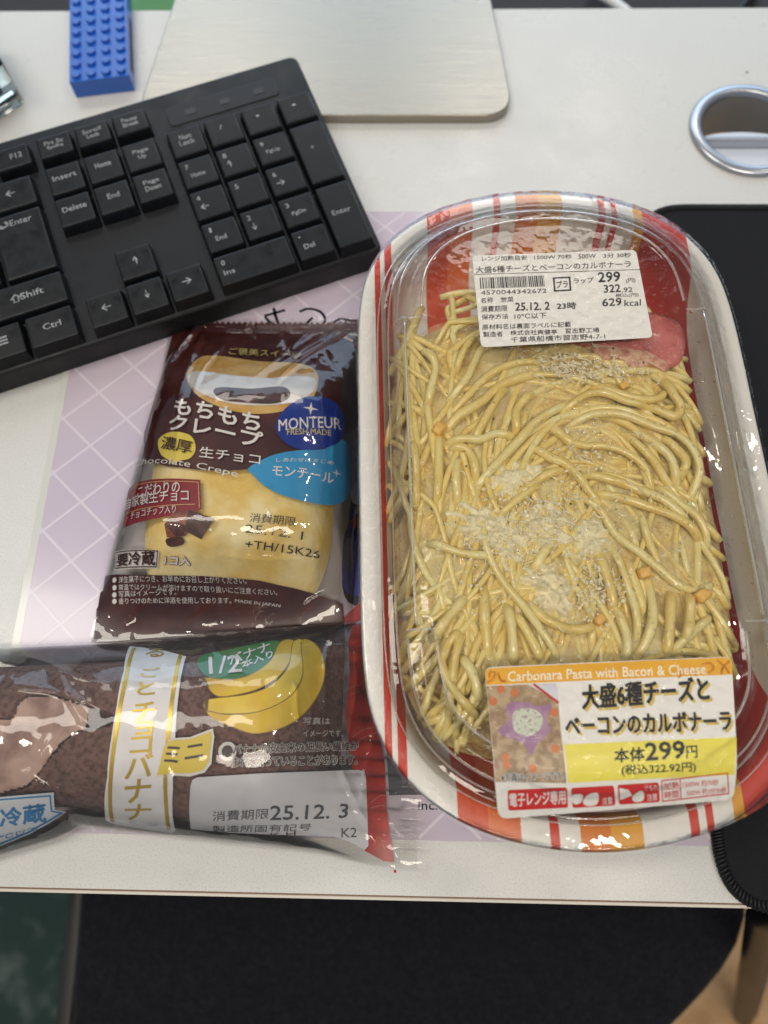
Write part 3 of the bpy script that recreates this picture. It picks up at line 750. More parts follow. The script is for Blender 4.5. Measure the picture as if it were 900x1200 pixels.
p.text('要冷蔵', (-116.4,79.3),(-98.5,78.5),(-116.3,84.2), .03)
p.line([(-118.0,85.2),(-97.1,83.4),(-98.1,77.9),(-117.3,78.8)], .35, True)
p.done('brown_lettering', ink('darkbrown', (62, 26, 20)), cp)
p = Print(crepe_z, L5)
p.text('消費期限', (-59.9,93.9),(-41.9,93.2),(-59.6,97.7), .004)
p.text('25.12. 1', (-61.6,89.9),(-39.1,88.4),(-61.2,93.1), .004)
p.text('+TH/15K26', (-61.7,84.4),(-32.6,82.3),(-61.2,87.3), .004)
p.done('date_stamp', ink('black', (26, 22, 20)), cp)
# the crepe itself
NR, NA = 26, 72
V = []; F = []
ccx, ccy, ca, cb = -69, 112, 40, 53
for i in range(NR):
    r = i / (NR - 1)
    for k in range(NA):
        a = 2 * math.pi * k / NA; c, s = math.cos(a), math.sin(a); e = 3.4
        q = (abs(c) ** e + abs(s) ** e) ** (-1 / e)
        x = ccx + ca * r * q * c; y = ccy + cb * r * q * s
        zt = min(float(crepe_z(np.array(x), np.array(y))) - 2.0, 3 + 19.5 * (1 - r ** 5) ** .7) + .5 * float(waves(np.array(x), np.array(y), 21, 6, .1, .35))
        V.append((x, y, max(zt, 1.4)))
F = grid_faces(NR, NA, True)
F = [f[::-1] for f in F]
tag(mesh('crepe', V, F, mat('crepe_yellow', (236, 202, 112), 0.5, 0.4, sss=.15, vary=(48, (250, 232, 176), .42, .64), bump=(300, .5, .001)), None, True), 'soft yellow crepe inside the clear window of the brown packet', 'crepe')

# ---------------------------------------------------------------- banana roll packet
bp_ = thing('banana_cake_packet', 'clear plastic packet of chocolate banana roll with white band and red end', 'snack packet', (-80, 14, 0))
NX, NY = 340, 180
U, W = np.meshgrid(np.linspace(0, 1, NX), np.linspace(-1, 1, NY), indexing='ij')
X = -185 + 194 * U; LO, HI = banana_lo(X), banana_hi(X); Y = LO + (HI - LO) * (W + 1) / 2
edge = 1 - np.abs(W) ** 6
pl = sm(-34, 2, X)
fold = 1.4 * pl * np.abs(np.sin(Y * .42 + 1.2 * np.sin(Y * .11) + X * .02)) * sm(12, 2, X) + .9 * sm(.45, .9, np.abs(W)) * np.maximum(0, waves(X, Y * .6, 31, 6, .08, .3)) + 1.1 * sm(-130, -165, X) * np.maximum(0, waves(X, Y, 35, 6, .1, .35))
seal = sm(-1, 1.5, X)
Z = banana_z(X, Y) + 0.9 + fold * edge * (1 - seal) + .2 * (1 + waves(X, Y, 33, 8, .15, .7)) + seal * .9 * np.abs(np.sin(Y * .9 + np.sin(Y * .31) * 2))
cl = [((-146.9,40.9),(-104.5,30.4),1.3,1.4),((-134.6,42.9),(-107.3,15.3),1.0,1.0),((-143.0,30.1),(-105.2,21.2),1.2,1.0),((-25.2,56.4),(-28.7,20.3),1.2,1.5),((-16.5,54.9),(-19.3,2.8),1.2,1.3),((-9.2,34.7),(-12.8,-14.8),1.1,1.2),((-26.9,11.4),(-4.8,-26.5),1.1,1.2),((-41.1,-17.6),(-8.0,-26.5),1.0,1.0),((-77.4,44.8),(-52.9,39.4),1.0,.8),((-39.6,31.7),(-32.7,14.1),1.0,.9),((-132.4,0.7),(-107.4,-10.2),1.1,1.2),((-79.0,1.6),(-75.3,-18.4),1.0,.7),((-122.0,12.2),(-129.7,-7.7),1.0,.8)]
Z = Z + creases(X, Y, cl) * edge
mesh('film', np.stack([X, Y, Z], 2).reshape(-1, 3), [f[::-1] for f in grid_faces(NX, NY)][0:0] + grid_faces(NX, NY), film_mat('banana_film', 1.45, .05, (.985, .98, .975), (70, .35, .002), haze=.03), bp_, True)
B_ = np.stack([X[::8, ::8], Y[::8, ::8], np.full_like(X[::8, ::8], .95)], 2)
mesh('back_sheet', B_.reshape(-1, 3), grid_faces(B_.shape[0], B_.shape[1]), _mats['banana_film'], bp_, True)
bz = banana_z
red = [(-19.0,57.9),(-14.6,58.6),(-13.0,43.6),(-9.7,22.8),(-7.0,13.9),(-5.0,4.1),(-4.2,-9.9),(-2.8,-20.4),(-1.2,-29.6),(-5.1,-29.2),(-11.9,-25.8),(-14.2,-14.1),(-16.7,0.6),(-18.7,13.3),(-20.1,22.0),(-19.1,38.1),(-20.3,50.4)]
p = Print(bz, L1); p.poly(red); p.done('red_print', ink('red', (190, 44, 28), vary=(40, (168, 32, 22), .4, .6)), bp_)
p = Print(bz, L2)
for y in (90, 110, 370, 400, 430, 580):
    pass
for q in ([(-19.9,31.6),(-15.5,33.2),(-13.3,35.7),(-12.5,40.0)],[(-18.7,29.4),(-14.9,30.9),(-12.3,34.1)],[(-17.1,14.0),(-12.8,17.0),(-8.8,17.8)],[(-16.5,11.8),(-11.6,14.8),(-8.2,15.9)],[(-10.0,-8.9),(-6.6,-6.7),(-4.8,-6.5)],[(-9.9,-11.0),(-6.6,-10.1),(-4.5,-10.3)],[(-8.8,-24.0),(-6.9,-20.9),(-4.6,-25.0)]):
    p.line(spline(np.array(q), 10), .25)
p.done('fine_line_print', ink('redline', (204, 120, 96)), bp_)
band = [(-105.3,46.3),(-101.6,35.3),(-100.5,22.1),(-100.8,10.0),(-101.6,-1.8),(-104.5,-12.9),(-105.7,-16.7),(-103.2,-18.0),(-93.1,-19.5),(-82.9,-20.8),(-80.7,-20.0),(-78.5,-5.2),(-78.2,10.4),(-79.0,26.6),(-80.2,41.4),(-88.8,43.7),(-99.4,45.6)]
p = Print(bz, L2); p.poly(band); p.done('white_band', ink('bandwhite', (236, 234, 235)), bp_)
p = Print(bz, L3)
p.line(spline(np.array([(-102.5,44.9),(-99.7,32.5),(-99.2,19.7),(-99.5,8.4),(-100.4,-2.5),(-101.7,-10.4),(-103.2,-16.8)]), 24), 1.4)
p.line(spline(np.array([(-82.5,41.8),(-81.2,29.2),(-80.8,16.7),(-80.8,5.6),(-81.1,-3.7),(-81.7,-12.4),(-82.8,-19.0)]), 24), 1.4)
for ch_, cx, cy, w, h, dx in (()):
    pass
p.text('る', (-95.8,41.1),(-88.5,41.4),(-97.6,44.9), .02)
p.text('ご', (-94.4,32.8),(-87.7,33.0),(-94.9,36.5), .02)
p.text('と', (-94.0,26.0),(-87.7,26.5),(-94.7,30.9), .02)
p.text('チ', (-94.1,16.9),(-85.8,17.6),(-94.7,23.2), .02)
p.text('ョ', (-92.4,12.1),(-86.4,12.6),(-92.7,16.7), .02)
p.text('コ', (-93.7,5.8),(-86.2,6.5),(-93.8,11.4), .02)
p.text('バ', (-95.3,-2.4),(-85.8,-1.1),(-95.0,5.2), .02)
p.text('ナ', (-96.3,-10.5),(-87.1,-9.7),(-95.1,-2.8), .02)
p.text('ナ', (-98.2,-16.3),(-88.5,-15.9),(-96.2,-11.0), .02)
p.done('gold_lettering', mat('print_foil', (204, 172, 54), .3, .5, metal=.55), bp_)
p = Print(bz, L3); p.poly([(-84.4,-1.8),(-83.3,2.5),(-82.2,8.7),(-79.8,11.4),(-73.0,11.9),(-65.2,15.0),(-64.4,12.2),(-64.9,3.2),(-67.2,0.3),(-72.3,-1.1),(-79.0,-0.8)]); p.done('banner_border', ink('bannerw', (226, 222, 214)), bp_)
p = Print(bz, L4); p.poly([(-83.9,-1.0),(-82.8,2.5),(-81.7,8.3),(-79.4,10.7),(-72.9,11.2),(-65.8,13.9),(-65.3,12.2),(-65.8,3.7),(-67.7,1.2),(-72.4,-0.1),(-79.0,0.0)]); p.done('yellow_banner', ink('bannery', (226, 200, 70)), bp_)
p = Print(bz, L5); p.text('ミニ', (-81.4,2.6),(-67.9,4.9),(-81.2,8.4), .02); p.done('banner_lettering', ink('brownk', (52, 34, 22)), bp_)
stk = [(-143.0,-9.6),(-138.4,-9.0),(-129.6,-8.1),(-121.0,-7.2),(-122.1,-13.2),(-119.1,-13.9),(-125.8,-18.2),(-132.8,-21.8),(-143.5,-26.0),(-148.8,-28.0)]
p = Print(bz, L3); p.poly(stk); p.done('chill_sticker', ink('stickw', (222, 226, 232)), bp_)
p = Print(bz, L4)
p.line([(-142.4,-10.4),(-138.4,-9.9),(-129.8,-9.1),(-122.2,-8.4),(-123.0,-13.7),(-120.4,-14.3),(-125.8,-17.5),(-132.6,-21.1),(-143.0,-25.2),(-147.3,-26.7)], .5)
p.text('要冷蔵', (-147.9,-20.5),(-125.7,-17.2),(-146.3,-14.2), .03)
p.text('10℃以下', (-146.3,-24.9),(-129.1,-20.8),(-145.5,-23.0), .004)
p.done('blue_lettering', ink('chillblue', (44, 130, 190)), bp_)
p = Print(bz, L2); p.poly([(-75.3,39.4),(-73.4,42.2),(-63.7,44.9),(-52.8,48.0),(-46.9,48.7),(-44.9,44.9),(-46.2,39.7),(-50.9,34.8),(-57.4,32.6),(-65.2,32.2),(-71.8,34.6)], 50); p.done('green_badge', ink('green', (28, 122, 58)), bp_)
p = Print(bz, L4)
p.text('1/2', (-69.1,34.3),(-57.4,35.3),(-71.2,41.1), .02)
p.text('バナナ', (-62.3,37.7),(-48.4,44.4),(-64.1,41.7), .02)
p.text('本入り', (-57.3,36.5),(-46.9,41.3),(-58.4,39.6), .02)
p.done('badge_lettering', ink('white', (236, 232, 228)), bp_)
M_by = ink('banana', (232, 196, 40), vary=(60, (214, 168, 28), .42, .62))
M_by2 = ink('banana_light', (240, 210, 70), vary=(60, (226, 184, 36), .42, .62))
M_by3 = ink('banana_dark', (150, 116, 26))
bans = [([(-71.9,32.6),(-69.1,32.9),(-60.7,32.3),(-53.3,34.7),(-47.6,40.1),(-45.6,48.1),(-40.8,48.9),(-40.0,42.6),(-43.4,34.3),(-50.3,29.1),(-58.7,26.6),(-65.0,26.2),(-68.8,29.3)], L3, M_by),
        ([(-69.1,24.3),(-65.1,25.4),(-54.4,26.9),(-46.1,30.4),(-40.9,38.0),(-40.7,48.3),(-36.8,49.1),(-35.2,42.4),(-35.8,33.9),(-39.5,26.5),(-48.4,21.2),(-59.6,20.0),(-67.8,20.9)], L4, M_by2),
        ([(-68.0,20.9),(-60.1,19.7),(-48.4,21.2),(-39.1,26.8),(-35.5,35.1),(-37.7,48.8),(-33.3,48.6),(-29.7,44.2),(-28.0,37.1),(-29.4,28.9),(-34.1,20.9),(-40.8,15.8),(-49.9,13.4),(-57.5,15.3),(-65.3,18.2)], L5, M_by)]
for pts, l, m in bans:
    p = Print(bz, l); p.poly(pts, 70); p.done('banana_picture', m, bp_)
    p = Print(bz, l + .05); p.line(list(smooth_closed(pts, 60)), .32, True); p.done('banana_outline', M_by3, bp_)
p = Print(bz, L5 + .1); p.poly([(-71.9,32.6),(-70.7,33.1),(-68.4,29.9),(-69.3,29.3)]); p.poly([(-69.1,24.5),(-67.7,24.9),(-67.6,20.9),(-68.4,20.9)]); p.done('banana_tip_picture', ink('tip', (96, 72, 26)), bp_)
pn = [(-74.4,-19.0),(-72.1,-3.9),(-71.5,-2.2),(-69.8,-1.3),(-57.7,-0.4),(-47.2,0.4),(-31.2,1.3),(-14.8,2.3),(-12.8,1.9),(-12.0,0.5),(-11.2,-12.0),(-10.6,-24.0),(-11.9,-25.4),(-17.4,-22.6),(-22.8,-20.8),(-37.7,-20.3),(-59.6,-19.9)]
p = Print(bz, L3); p.poly(pn); p.done('date_panel', ink('panel', (214, 213, 217)), bp_)
p = Print(bz, L4)
p.text('消費期限', (-65.6,-16.0),(-45.4,-14.6),(-65.0,-12.5), .004)
p.text('25.12. 3', (-44.8,-15.1),(-18.3,-14.3),(-44.3,-10.3), .02)
p.text('製造所固有記号', (-66.5,-19.9),(-31.1,-18.6),(-65.9,-17.5), .004)
p.text('K H', (-45.4,-21.3),(-36.5,-20.5),(-45.2,-19.7), .004)
p.text('K2', (-20.4,-21.1),(-14.9,-21.0),(-20.3,-17.8), .004)
p.done('date_stamp', ink('greyink', (72, 72, 80)), bp_)
wt = [('バナナの皮由来の細長い繊維が', ((-57.3,6.4),(-14.8,9.2),(-57.5,9.6))), ('まれに残っていることがあります。', ((-57.2,2.2),(-15.2,4.2),(-57.3,5.6)))]
p = Print(bz, L4)
for s, q in wt: p.text(s, *q, .075)
p.disc((-59.4,7.4), 3.2, 20)
p.text('写真は', (-34.2,17.2),(-25.2,17.8),(-34.3,19.7), .008); p.text('イメージです。', (-34.0,13.0),(-20.5,13.8),(-34.1,15.3), .008)
p.done('pale_lettering', ink('palew', (214, 208, 204)), bp_)
p = Print(bz, L5)
for s, q in wt: p.text(s, *q, .015)
p.disc((-59.4,7.4), 2.0, 16)
p.done('dark_lettering', ink('brownk', (52, 34, 22)), bp_)
# the roll cake and its cream
CX, CY = np.meshgrid(np.linspace(-168, -22, 150), np.linspace(-1, 1, 80), indexing='ij')
lo, hi = banana_lo(np.clip(CX, -119, 0)) + 7, banana_hi(CX) - 9
Yc = lo + (hi - lo) * (CY + 1) / 2
Zc = np.minimum(banana_z(CX, Yc) - 2.6, 3 + 29 * np.sqrt(np.clip(1 - np.abs(CY) ** 3, 0, 1)) * sm(-20, -40, CX)) + .5 * waves(CX, Yc, 41, 9, .5, 1.6) + .35 * waves(CX, Yc, 42, 9, 1.5, 3)
crm = [(-148.6,15.6),(-139.7,17.4),(-136.7,24.5),(-125.5,25.5),(-113.3,22.3),(-102.3,19.2),(-103.6,15.5),(-115.0,12.8),(-122.4,4.9),(-130.1,-4.6),(-138.1,-7.4),(-145.4,-8.7)]
def inside(px, py, poly):
    P = np.array(poly); c = np.zeros(px.shape, bool); j = len(P) - 1
    for i in range(len(P)):
        xi, yi, xj, yj = P[i][0], P[i][1], P[j][0], P[j][1]
        c ^= ((yi > py) != (yj > py)) & (px < (xj - xi) * (py - yi) / (yj - yi + 1e-12) + xi); j = i
    return c
crs = smooth_closed(crm, 80)
ins = inside(CX, Yc, crs)
Zk = np.where(ins, np.minimum(Zc, banana_z(CX, Yc) * .45), Zc)
tag(mesh('roll_cake', np.stack([CX, Yc, np.maximum(Zk, 1.3)], 2).reshape(-1, 3), grid_faces(150, 80), mat('sponge_brown', (128, 96, 86), .85, .2, vary=(500, (92, 64, 57), .42, .66), bump=(1400, .8, .0012)), None, True), 'folded brown chocolate sponge roll inside the clear packet', 'cake')
CX2, CY2 = np.meshgrid(np.linspace(-170, -112, 90), np.linspace(-12, 44, 90), indexing='ij')
i2 = inside(CX2, CY2, crs)
wv = .8 * waves(CX2 * .8 + CY2 * .5, CY2 - CX2 * .2, 51, 6, .15, .5) + .3 * waves(CX2, CY2, 52, 6, .6, 1.4)
Zm = np.maximum(banana_z(CX2, CY2) - 4.0 + 2.2 * wv, 1.3)
idx = -np.ones(CX2.shape, int); V = []; F = []
for a in range(90):
    for b in range(90):
        if i2[a, b]: idx[a, b] = len(V); V.append((CX2[a, b], CY2[a, b], Zm[a, b]))
for a in range(89):
    for b in range(89):
        q = (idx[a, b], idx[a + 1, b], idx[a + 1, b + 1], idx[a, b + 1])
        if min(q) >= 0: F.append(q)
tag(mesh('cream_filling', V, F, mat('banana_cream', (184, 154, 140), .6, .3, sss=.2, vary=(90, (142, 110, 100), .45, .65)), None, True), 'pale tan banana cream spilling from the fold of the sponge roll', 'cream')

# ---------------------------------------------------------------- pasta tray
tr = thing('food_tray', 'oval white foam tray with red and orange stripes holding pasta', 'tray', (TX, TY, 0), 0.0405)
nxt = np.roll(RIM, -1, 0) - np.roll(RIM, 1, 0); nxt /= np.hypot(nxt[:, 0], nxt[:, 1])[:, None]
NRM = np.stack([-nxt[:, 1], nxt[:, 0]], 1)        # inwards for a counter-clockwise rim
if (NRM * RIM).sum() > 0: NRM = -NRM
def ring(d):
    if d <= 26: return RIM + NRM * d
    r26 = RIM + NRM * 26
    return r26 * max(0.0, 1 - (d - 26) / 54.0)
def rings_mesh(name, prof, m, parent, zfn=None, disp=None, smooth=True):
    V = []; n = len(RIM)
    for d, z in prof:
        R = ring(d)
        zz = np.full(n, z) if zfn is None else zfn(np.full(n, d), R[:, 1])
        if disp is not None: zz = zz + disp(R[:, 0], R[:, 1], d)
        V.append(np.stack([R[:, 0], R[:, 1], zz], 1))
    V = np.vstack(V)
    return mesh(name, V, grid_faces(len(prof), n, True), m, parent, smooth, True)
def stripes():
    m = mat('tray_foam', (232, 228, 218), .38, .5, bump=(900, .15, .0006))
    nt = m.node_tree; b = nt.nodes['Principled BSDF']
    tc = nt.nodes.new('ShaderNodeTexCoord'); sx = nt.nodes.new('ShaderNodeSeparateXYZ'); nt.links.new(tc.outputs['Object'], sx.inputs[0])
    mr = nt.nodes.new('ShaderNodeMapRange'); mr.inputs[1].default_value = -.08; mr.inputs[2].default_value = .08
    nt.links.new(sx.outputs[0], mr.inputs[0])
    W_ = (247, 244, 237); RD = (216, 64, 42); OR = (230, 128, 48); YE = (240, 172, 58)
    st = [(-80, W_), (-71.6, RD), (-69.2, W_), (-67, RD), (-64.2, W_), (-48, (226, 92, 52)), (-38, (234, 124, 68)), (-27, W_), (-17.6, RD), (-14.6, W_), (-8, (232, 134, 48)), (2, YE), (13, W_), (28.4, RD), (31.8, W_), (34.2, RD), (36.8, W_), (43.5, YE), (47, (208, 66, 48)), (64.5, W_)]
    r = nt.nodes.new('ShaderNodeValToRGB'); cr = r.color_ramp; cr.interpolation = 'CONSTANT'
    for i, (u, c) in enumerate(st):
        e = cr.elements[i] if i < 2 else cr.elements.new((u + 80) / 160)
        e.position = (u + 80) / 160; e.color = lin(c)
    nt.links.new(mr.outputs[0], r.inputs[0])
    nt.links.new(r.outputs[0], b.inputs['Base Color'])
    return m
FOAM = stripes()
rings_mesh('bowl', [(1.6, 33.0), (.2, 33.6), (-.2, 34.6), (.4, 35.6), (1.4, 36.0), (7, 36.2), (8.6, 35.6), (9.8, 34), (11.2, 30), (13.4, 20), (16, 10), (20, 5.6), (26, 4.6), (30, 4.4), (80, 4.2)], FOAM, tr)
rings_mesh('outer_shell', [(1.6, 33.0), (7, 32.4), (8.4, 30), (12.6, 10), (16, 3), (20, .9), (32, .8), (80, .8)], mat('foam_white', (230, 226, 218), .5), tr)

# sauce bed
SU, SV = np.meshgrid(np.linspace(-1, 1, 90), np.linspace(-1, 1, 130), indexing='ij')
def squircle(a, b, e=4.0):
    r = np.maximum(np.abs(a), np.abs(b)); n = (np.abs(a) ** e + np.abs(b) ** e) ** (1 / e); k = np.where(n > 1e-6, r / np.maximum(n, 1e-6), 0)
    return a * k, b * k, r
qa, qb, qr = squircle(SU, SV)
u = -3.5 + 64.5 * qa; v = -14 + 92 * qb
zb = 37.8 - 15 * qr ** 9 - 5 * sm(-70, -105, v) + 1.3 * waves(u, v, 61, 9, .2, .8) + .7 * waves(u, v, 62, 9, .8, 2.0)
x_, y_ = from_tray(u, v)
tag(mesh('cream_sauce', np.stack([x_, y_, zb], 2).reshape(-1, 3), grid_faces(90, 130), mat('sauce_tan', (242, 218, 150), .22, .5, sss=.2, vary=(200, (196, 156, 98), .45, .7), bump=(500, .6, .002)), None, True), 'creamy tan carbonara sauce between the noodles in the tray', 'sauce')

# noodles
pasta = thing('carbonara_pasta', 'tangled pale yellow spaghetti in the striped oval tray', 'pasta', (TX, TY, 5))
def noodle_mat(name, c1, c2):
    m = mat(name, c1, .24, .55, sss=.4, vary=(110, c2, .4, .62), bump=(420, .3, .001), coat=.45); return m
NM = [noodle_mat('noodle_a', (246, 224, 146), (238, 210, 124)), noodle_mat('noodle_b', (249, 233, 168), (242, 219, 142)), noodle_mat('noodle_c', (240, 213, 128), (246, 224, 148))]
def noodle(pts, r, zc, droop=4.0, n=22):
    P = spline(np.array(pts), n); s = np.linspace(-1, 1, n)
    z = zc - droop * np.abs(s) ** 6 + .5 * np.sin(s * 4 + rng.uniform(0, 6))
    rr = r * (1 + .07 * np.sin(s * 5 + rng.uniform(0, 6)))
    V, F = tube(np.column_stack([P, z]), rr, 9)
    mesh('noodle', V, F, rng.choice(NM), pasta, True)
fr_ = random.Random(3)
def bedz(u, v): return 38.2 - 11 * (max(abs((u + 6) / 65), abs(v + 10) / 99) ** 7)
def flow(u, v):
    """direction of the noodles over the tray"""
    if v < -15: a = math.pi / 2 + .35 * (u + 5) / 50
    elif u < -38: a = math.pi / 2 + .05
    else: a = math.atan2(-(u - 12), (v + 5) * .8 + 12)
    return a
for k in range(236):
    while True:
        uu, vv = fr_.uniform(-67, 56), fr_.uniform(-103, 84)
        if abs((uu + 5) / 62) ** 4 + abs((vv + 10) / 95) ** 4 < 1: break
    lay = fr_.uniform(-1.6, 2.6); pts = []; a0 = fr_.gauss(0, .5); cur = fr_.gauss(0, .014)
    L = fr_.uniform(60, 130); half = int(L / 2 / 5)
    seg = []
    for sg in (1, -1):
        x, y = uu, vv; acc = []
        for i in range(half):
            a = flow(x, y) + a0 + cur * i * 5
            nx_, ny_ = x + sg * 5 * math.cos(a), y + sg * 5 * math.sin(a)
            if abs((nx_ + 5) / 63.5) ** 4 + abs((ny_ + 10) / 98) ** 4 > 1: break
            x, y = nx_, ny_; acc.append((x, y))
        seg.append(acc)
    pts = seg[1][::-1] + [(uu, vv)] + seg[0]
    if len(pts) < 5: continue
    zc = np.mean([bedz(*q) for q in pts]) + lay
    noodle([from_tray(*q) for q in pts], fr_.uniform(1.1, 1.6), zc, 4.5, 30)
TR = [
 [(15.3,125.0),(22.0,133.3),(31.0,139.2),(38.8,146.8),(48.0,151.2),(57.1,153.4)],
 [(16.8,133.2),(24.4,140.8),(32.1,149.4),(40.6,155.9),(51.4,159.0),(60.4,157.3)],
 [(16.9,139.1),(25.3,149.3),(28.4,156.2),(31.7,163.3),(37.9,167.8)],
 [(26.9,121.1),(31.5,130.1),(36.2,138.4),(41.8,147.7)],
 [(44.7,126.1),(44.7,135.1),(47.5,140.2),(52.2,144.4)],
 [(26.5,102.2),(36.2,113.2),(44.5,122.1),(51.5,130.2),(59.1,136.1),(69.2,142.0)],
 [(16.7,122.6),(24.0,123.5),(30.6,123.6),(36.6,126.0),(44.6,125.3)],
 [(18.9,120.2),(24.7,119.5),(27.5,114.7),(28.4,106.1)],
 [(21.7,116.3),(20.9,108.4),(21.4,96.8)],
 [(50.3,121.3),(56.6,116.6),(62.2,113.5),(66.9,108.9)],
 [(58.1,130.3),(62.9,124.7),(68.5,121.5)],
 [(42.8,100.1),(50.2,105.6),(54.7,108.7),(63.5,111.9)],
 [(14.5,127.5),(14.4,112.2),(13.6,96.7)],
 [(4.2,124.1),(5.7,112.1),(5.8,96.7)],
 [(8.6,164.9),(13.2,156.1),(11.7,146.6),(10.1,138.2)],
 [(21.6,154.5),(24.8,163.2),(30.3,171.3)],
 [(61.7,135.3),(72.5,142.5),(80.1,143.6),(87.9,139.7),(98.1,138.1)],
 [(75.3,148.8),(84.6,143.8),(93.2,141.4),(100.7,141.9),(104.1,145.7)],
 [(62.8,128.7),(71.9,133.7),(80.8,134.6),(88.1,133.4),(97.2,129.4),(106.3,125.9),(111.3,119.5),(112.8,110.9),(109.1,100.8)],
 [(104.1,152.5),(106.4,143.2),(108.6,138.2),(106.5,134.0),(101.5,135.6),(96.0,139.7)],
 [(60.4,126.3),(69.6,121.5),(78.2,120.8),(86.6,117.7),(92.6,112.2),(95.6,100.7)],
 [(84.8,129.7),(91.3,121.7),(96.4,114.6),(100.6,106.9),(106.1,99.3)],
 [(89.1,129.0),(97.2,122.6),(102.3,116.3),(104.6,105.4)],
 [(59.2,119.0),(65.8,109.6),(70.3,102.7),(76.1,95.2)],
 [(68.1,110.4),(77.1,107.4),(84.8,105.2),(94.2,100.7)],
 [(100.5,126.6),(106.2,118.7),(107.8,114.0),(105.8,109.3)],
 [(65.7,106.9),(70.1,100.0),(74.7,94.8),(79.5,85.2),(87.2,78.7),(93.4,73.1),(99.6,67.5),(106.1,65.5),(113.9,68.4)],
 [(71.8,103.1),(84.2,99.4),(92.4,96.5),(99.8,93.6),(106.3,89.2),(111.2,84.1)],
 [(83.4,105.5),(92.9,101.8),(100.2,97.3),(107.8,90.7)],
 [(96.3,107.2),(104.5,98.1),(110.7,91.5),(114.3,82.0)],
 [(89.0,97.2),(90.6,85.3),(92.7,78.8),(94.1,73.1)],
 [(72.4,79.3),(74.6,67.9),(76.6,56.2)],
 [(77.4,81.5),(80.8,69.4),(83.2,58.3),(83.7,46.2)],
 [(81.9,78.0),(85.2,65.2),(86.6,55.6)],
 [(89.5,71.6),(89.9,58.4),(87.6,48.9),(82.1,39.5)],
 [(97.6,64.7),(95.5,54.4),(92.9,39.7)],
 [(111.0,56.0),(102.9,49.8),(94.9,43.0)],
 [(103.5,63.4),(102.1,54.5),(99.4,45.7)],
 [(56.5,51.1),(63.8,50.2),(69.3,52.0)],
 [(76.8,58.9),(79.3,48.8),(78.7,38.8)],
 [(29.9,95.0),(31.6,79.5),(36.7,67.4),(43.8,57.8),(51.3,47.0),(56.7,38.5)],
 [(38.1,59.1),(39.4,49.5),(40.0,38.9)],
 [(40.4,56.3),(46.0,46.9),(49.5,39.0)],
 [(30.5,66.6),(30.2,53.5),(31.4,38.8)],
 [(21.3,49.3),(17.3,44.5),(14.6,37.9)],
 [(10.7,82.2),(18.4,78.6),(26.7,76.9),(34.3,76.6)],
 [(35.4,91.3),(44.2,99.0),(53.1,106.0)],
 [(45.3,60.5),(51.6,53.1),(62.7,49.2)],
 [(11.6,46.4),(18.1,54.7),(23.6,61.6)],
 [(59.1,87.2),(53.0,79.0),(47.8,70.4)],
 [(14.3,42.8),(15.8,34.3),(20.3,26.7),(26.7,20.5)],
 [(22.3,48.9),(19.2,38.9),(18.1,29.2)],
 [(21.9,40.3),(25.7,33.2),(27.5,26.1)],
]
for i, q in enumerate(TR):
    noodle(q, 1.45 + .5 * fr_.random(), 41.7 + fr_.uniform(-.8, 1.3), 6.0, max(18, 6 * len(q)))
# milky sauce pooled between the upper noodles
def milky():
    m = bpy.data.materials.new('sauce_milky'); m.use_nodes = True
    nt = m.node_tree; b = nt.nodes['Principled BSDF']; out = nt.nodes['Material Output']
    b.inputs['Base Color'].default_value = lin((253, 240, 186)); b.inputs['Roughness'].default_value = .16; b.inputs['Specular IOR Level'].default_value = .5
    tr = nt.nodes.new('ShaderNodeBsdfTransparent'); tr.inputs[0].default_value = (1, .97, .86, 1)
    tc = nt.nodes.new('ShaderNodeTexCoord'); n = nt.nodes.new('ShaderNodeTexNoise'); n.inputs['Scale'].default_value = 60; n.inputs['Detail'].default_value = 5
    r = nt.nodes.new('ShaderNodeMapRange'); r.inputs[1].default_value = .4; r.inputs[2].default_value = .68; r.inputs[3].default_value = .1; r.inputs[4].default_value = .55
    mx = nt.nodes.new('ShaderNodeMixShader')
    nt.links.new(tc.outputs['Object'], n.inputs['Vector']); nt.links.new(n.outputs['Fac'], r.inputs[0]); nt.links.new(r.outputs[0], mx.inputs[0])
    nt.links.new(tr.outputs[0], mx.inputs[1]); nt.links.new(b.outputs[0], mx.inputs[2]); nt.links.new(mx.outputs[0], out.inputs['Surface'])
    return m
um = -4.5 + 61.5 * qa; vm = -12 + 91 * qb
zm = 40.1 - 14 * qr ** 9 + 1.5 * waves(um, vm, 63, 9, .15, .6) + .6 * waves(um, vm, 64, 9, .6, 1.6) - 4 * sm(-70, -105, vm)
xm, ym = from_tray(um, vm)
tag(mesh('milky_sauce', np.stack([xm, ym, zm], 2).reshape(-1, 3), grid_faces(90, 130), milky(), None, True), 'thin milky cheese sauce glazing the tangled noodles', 'sauce')
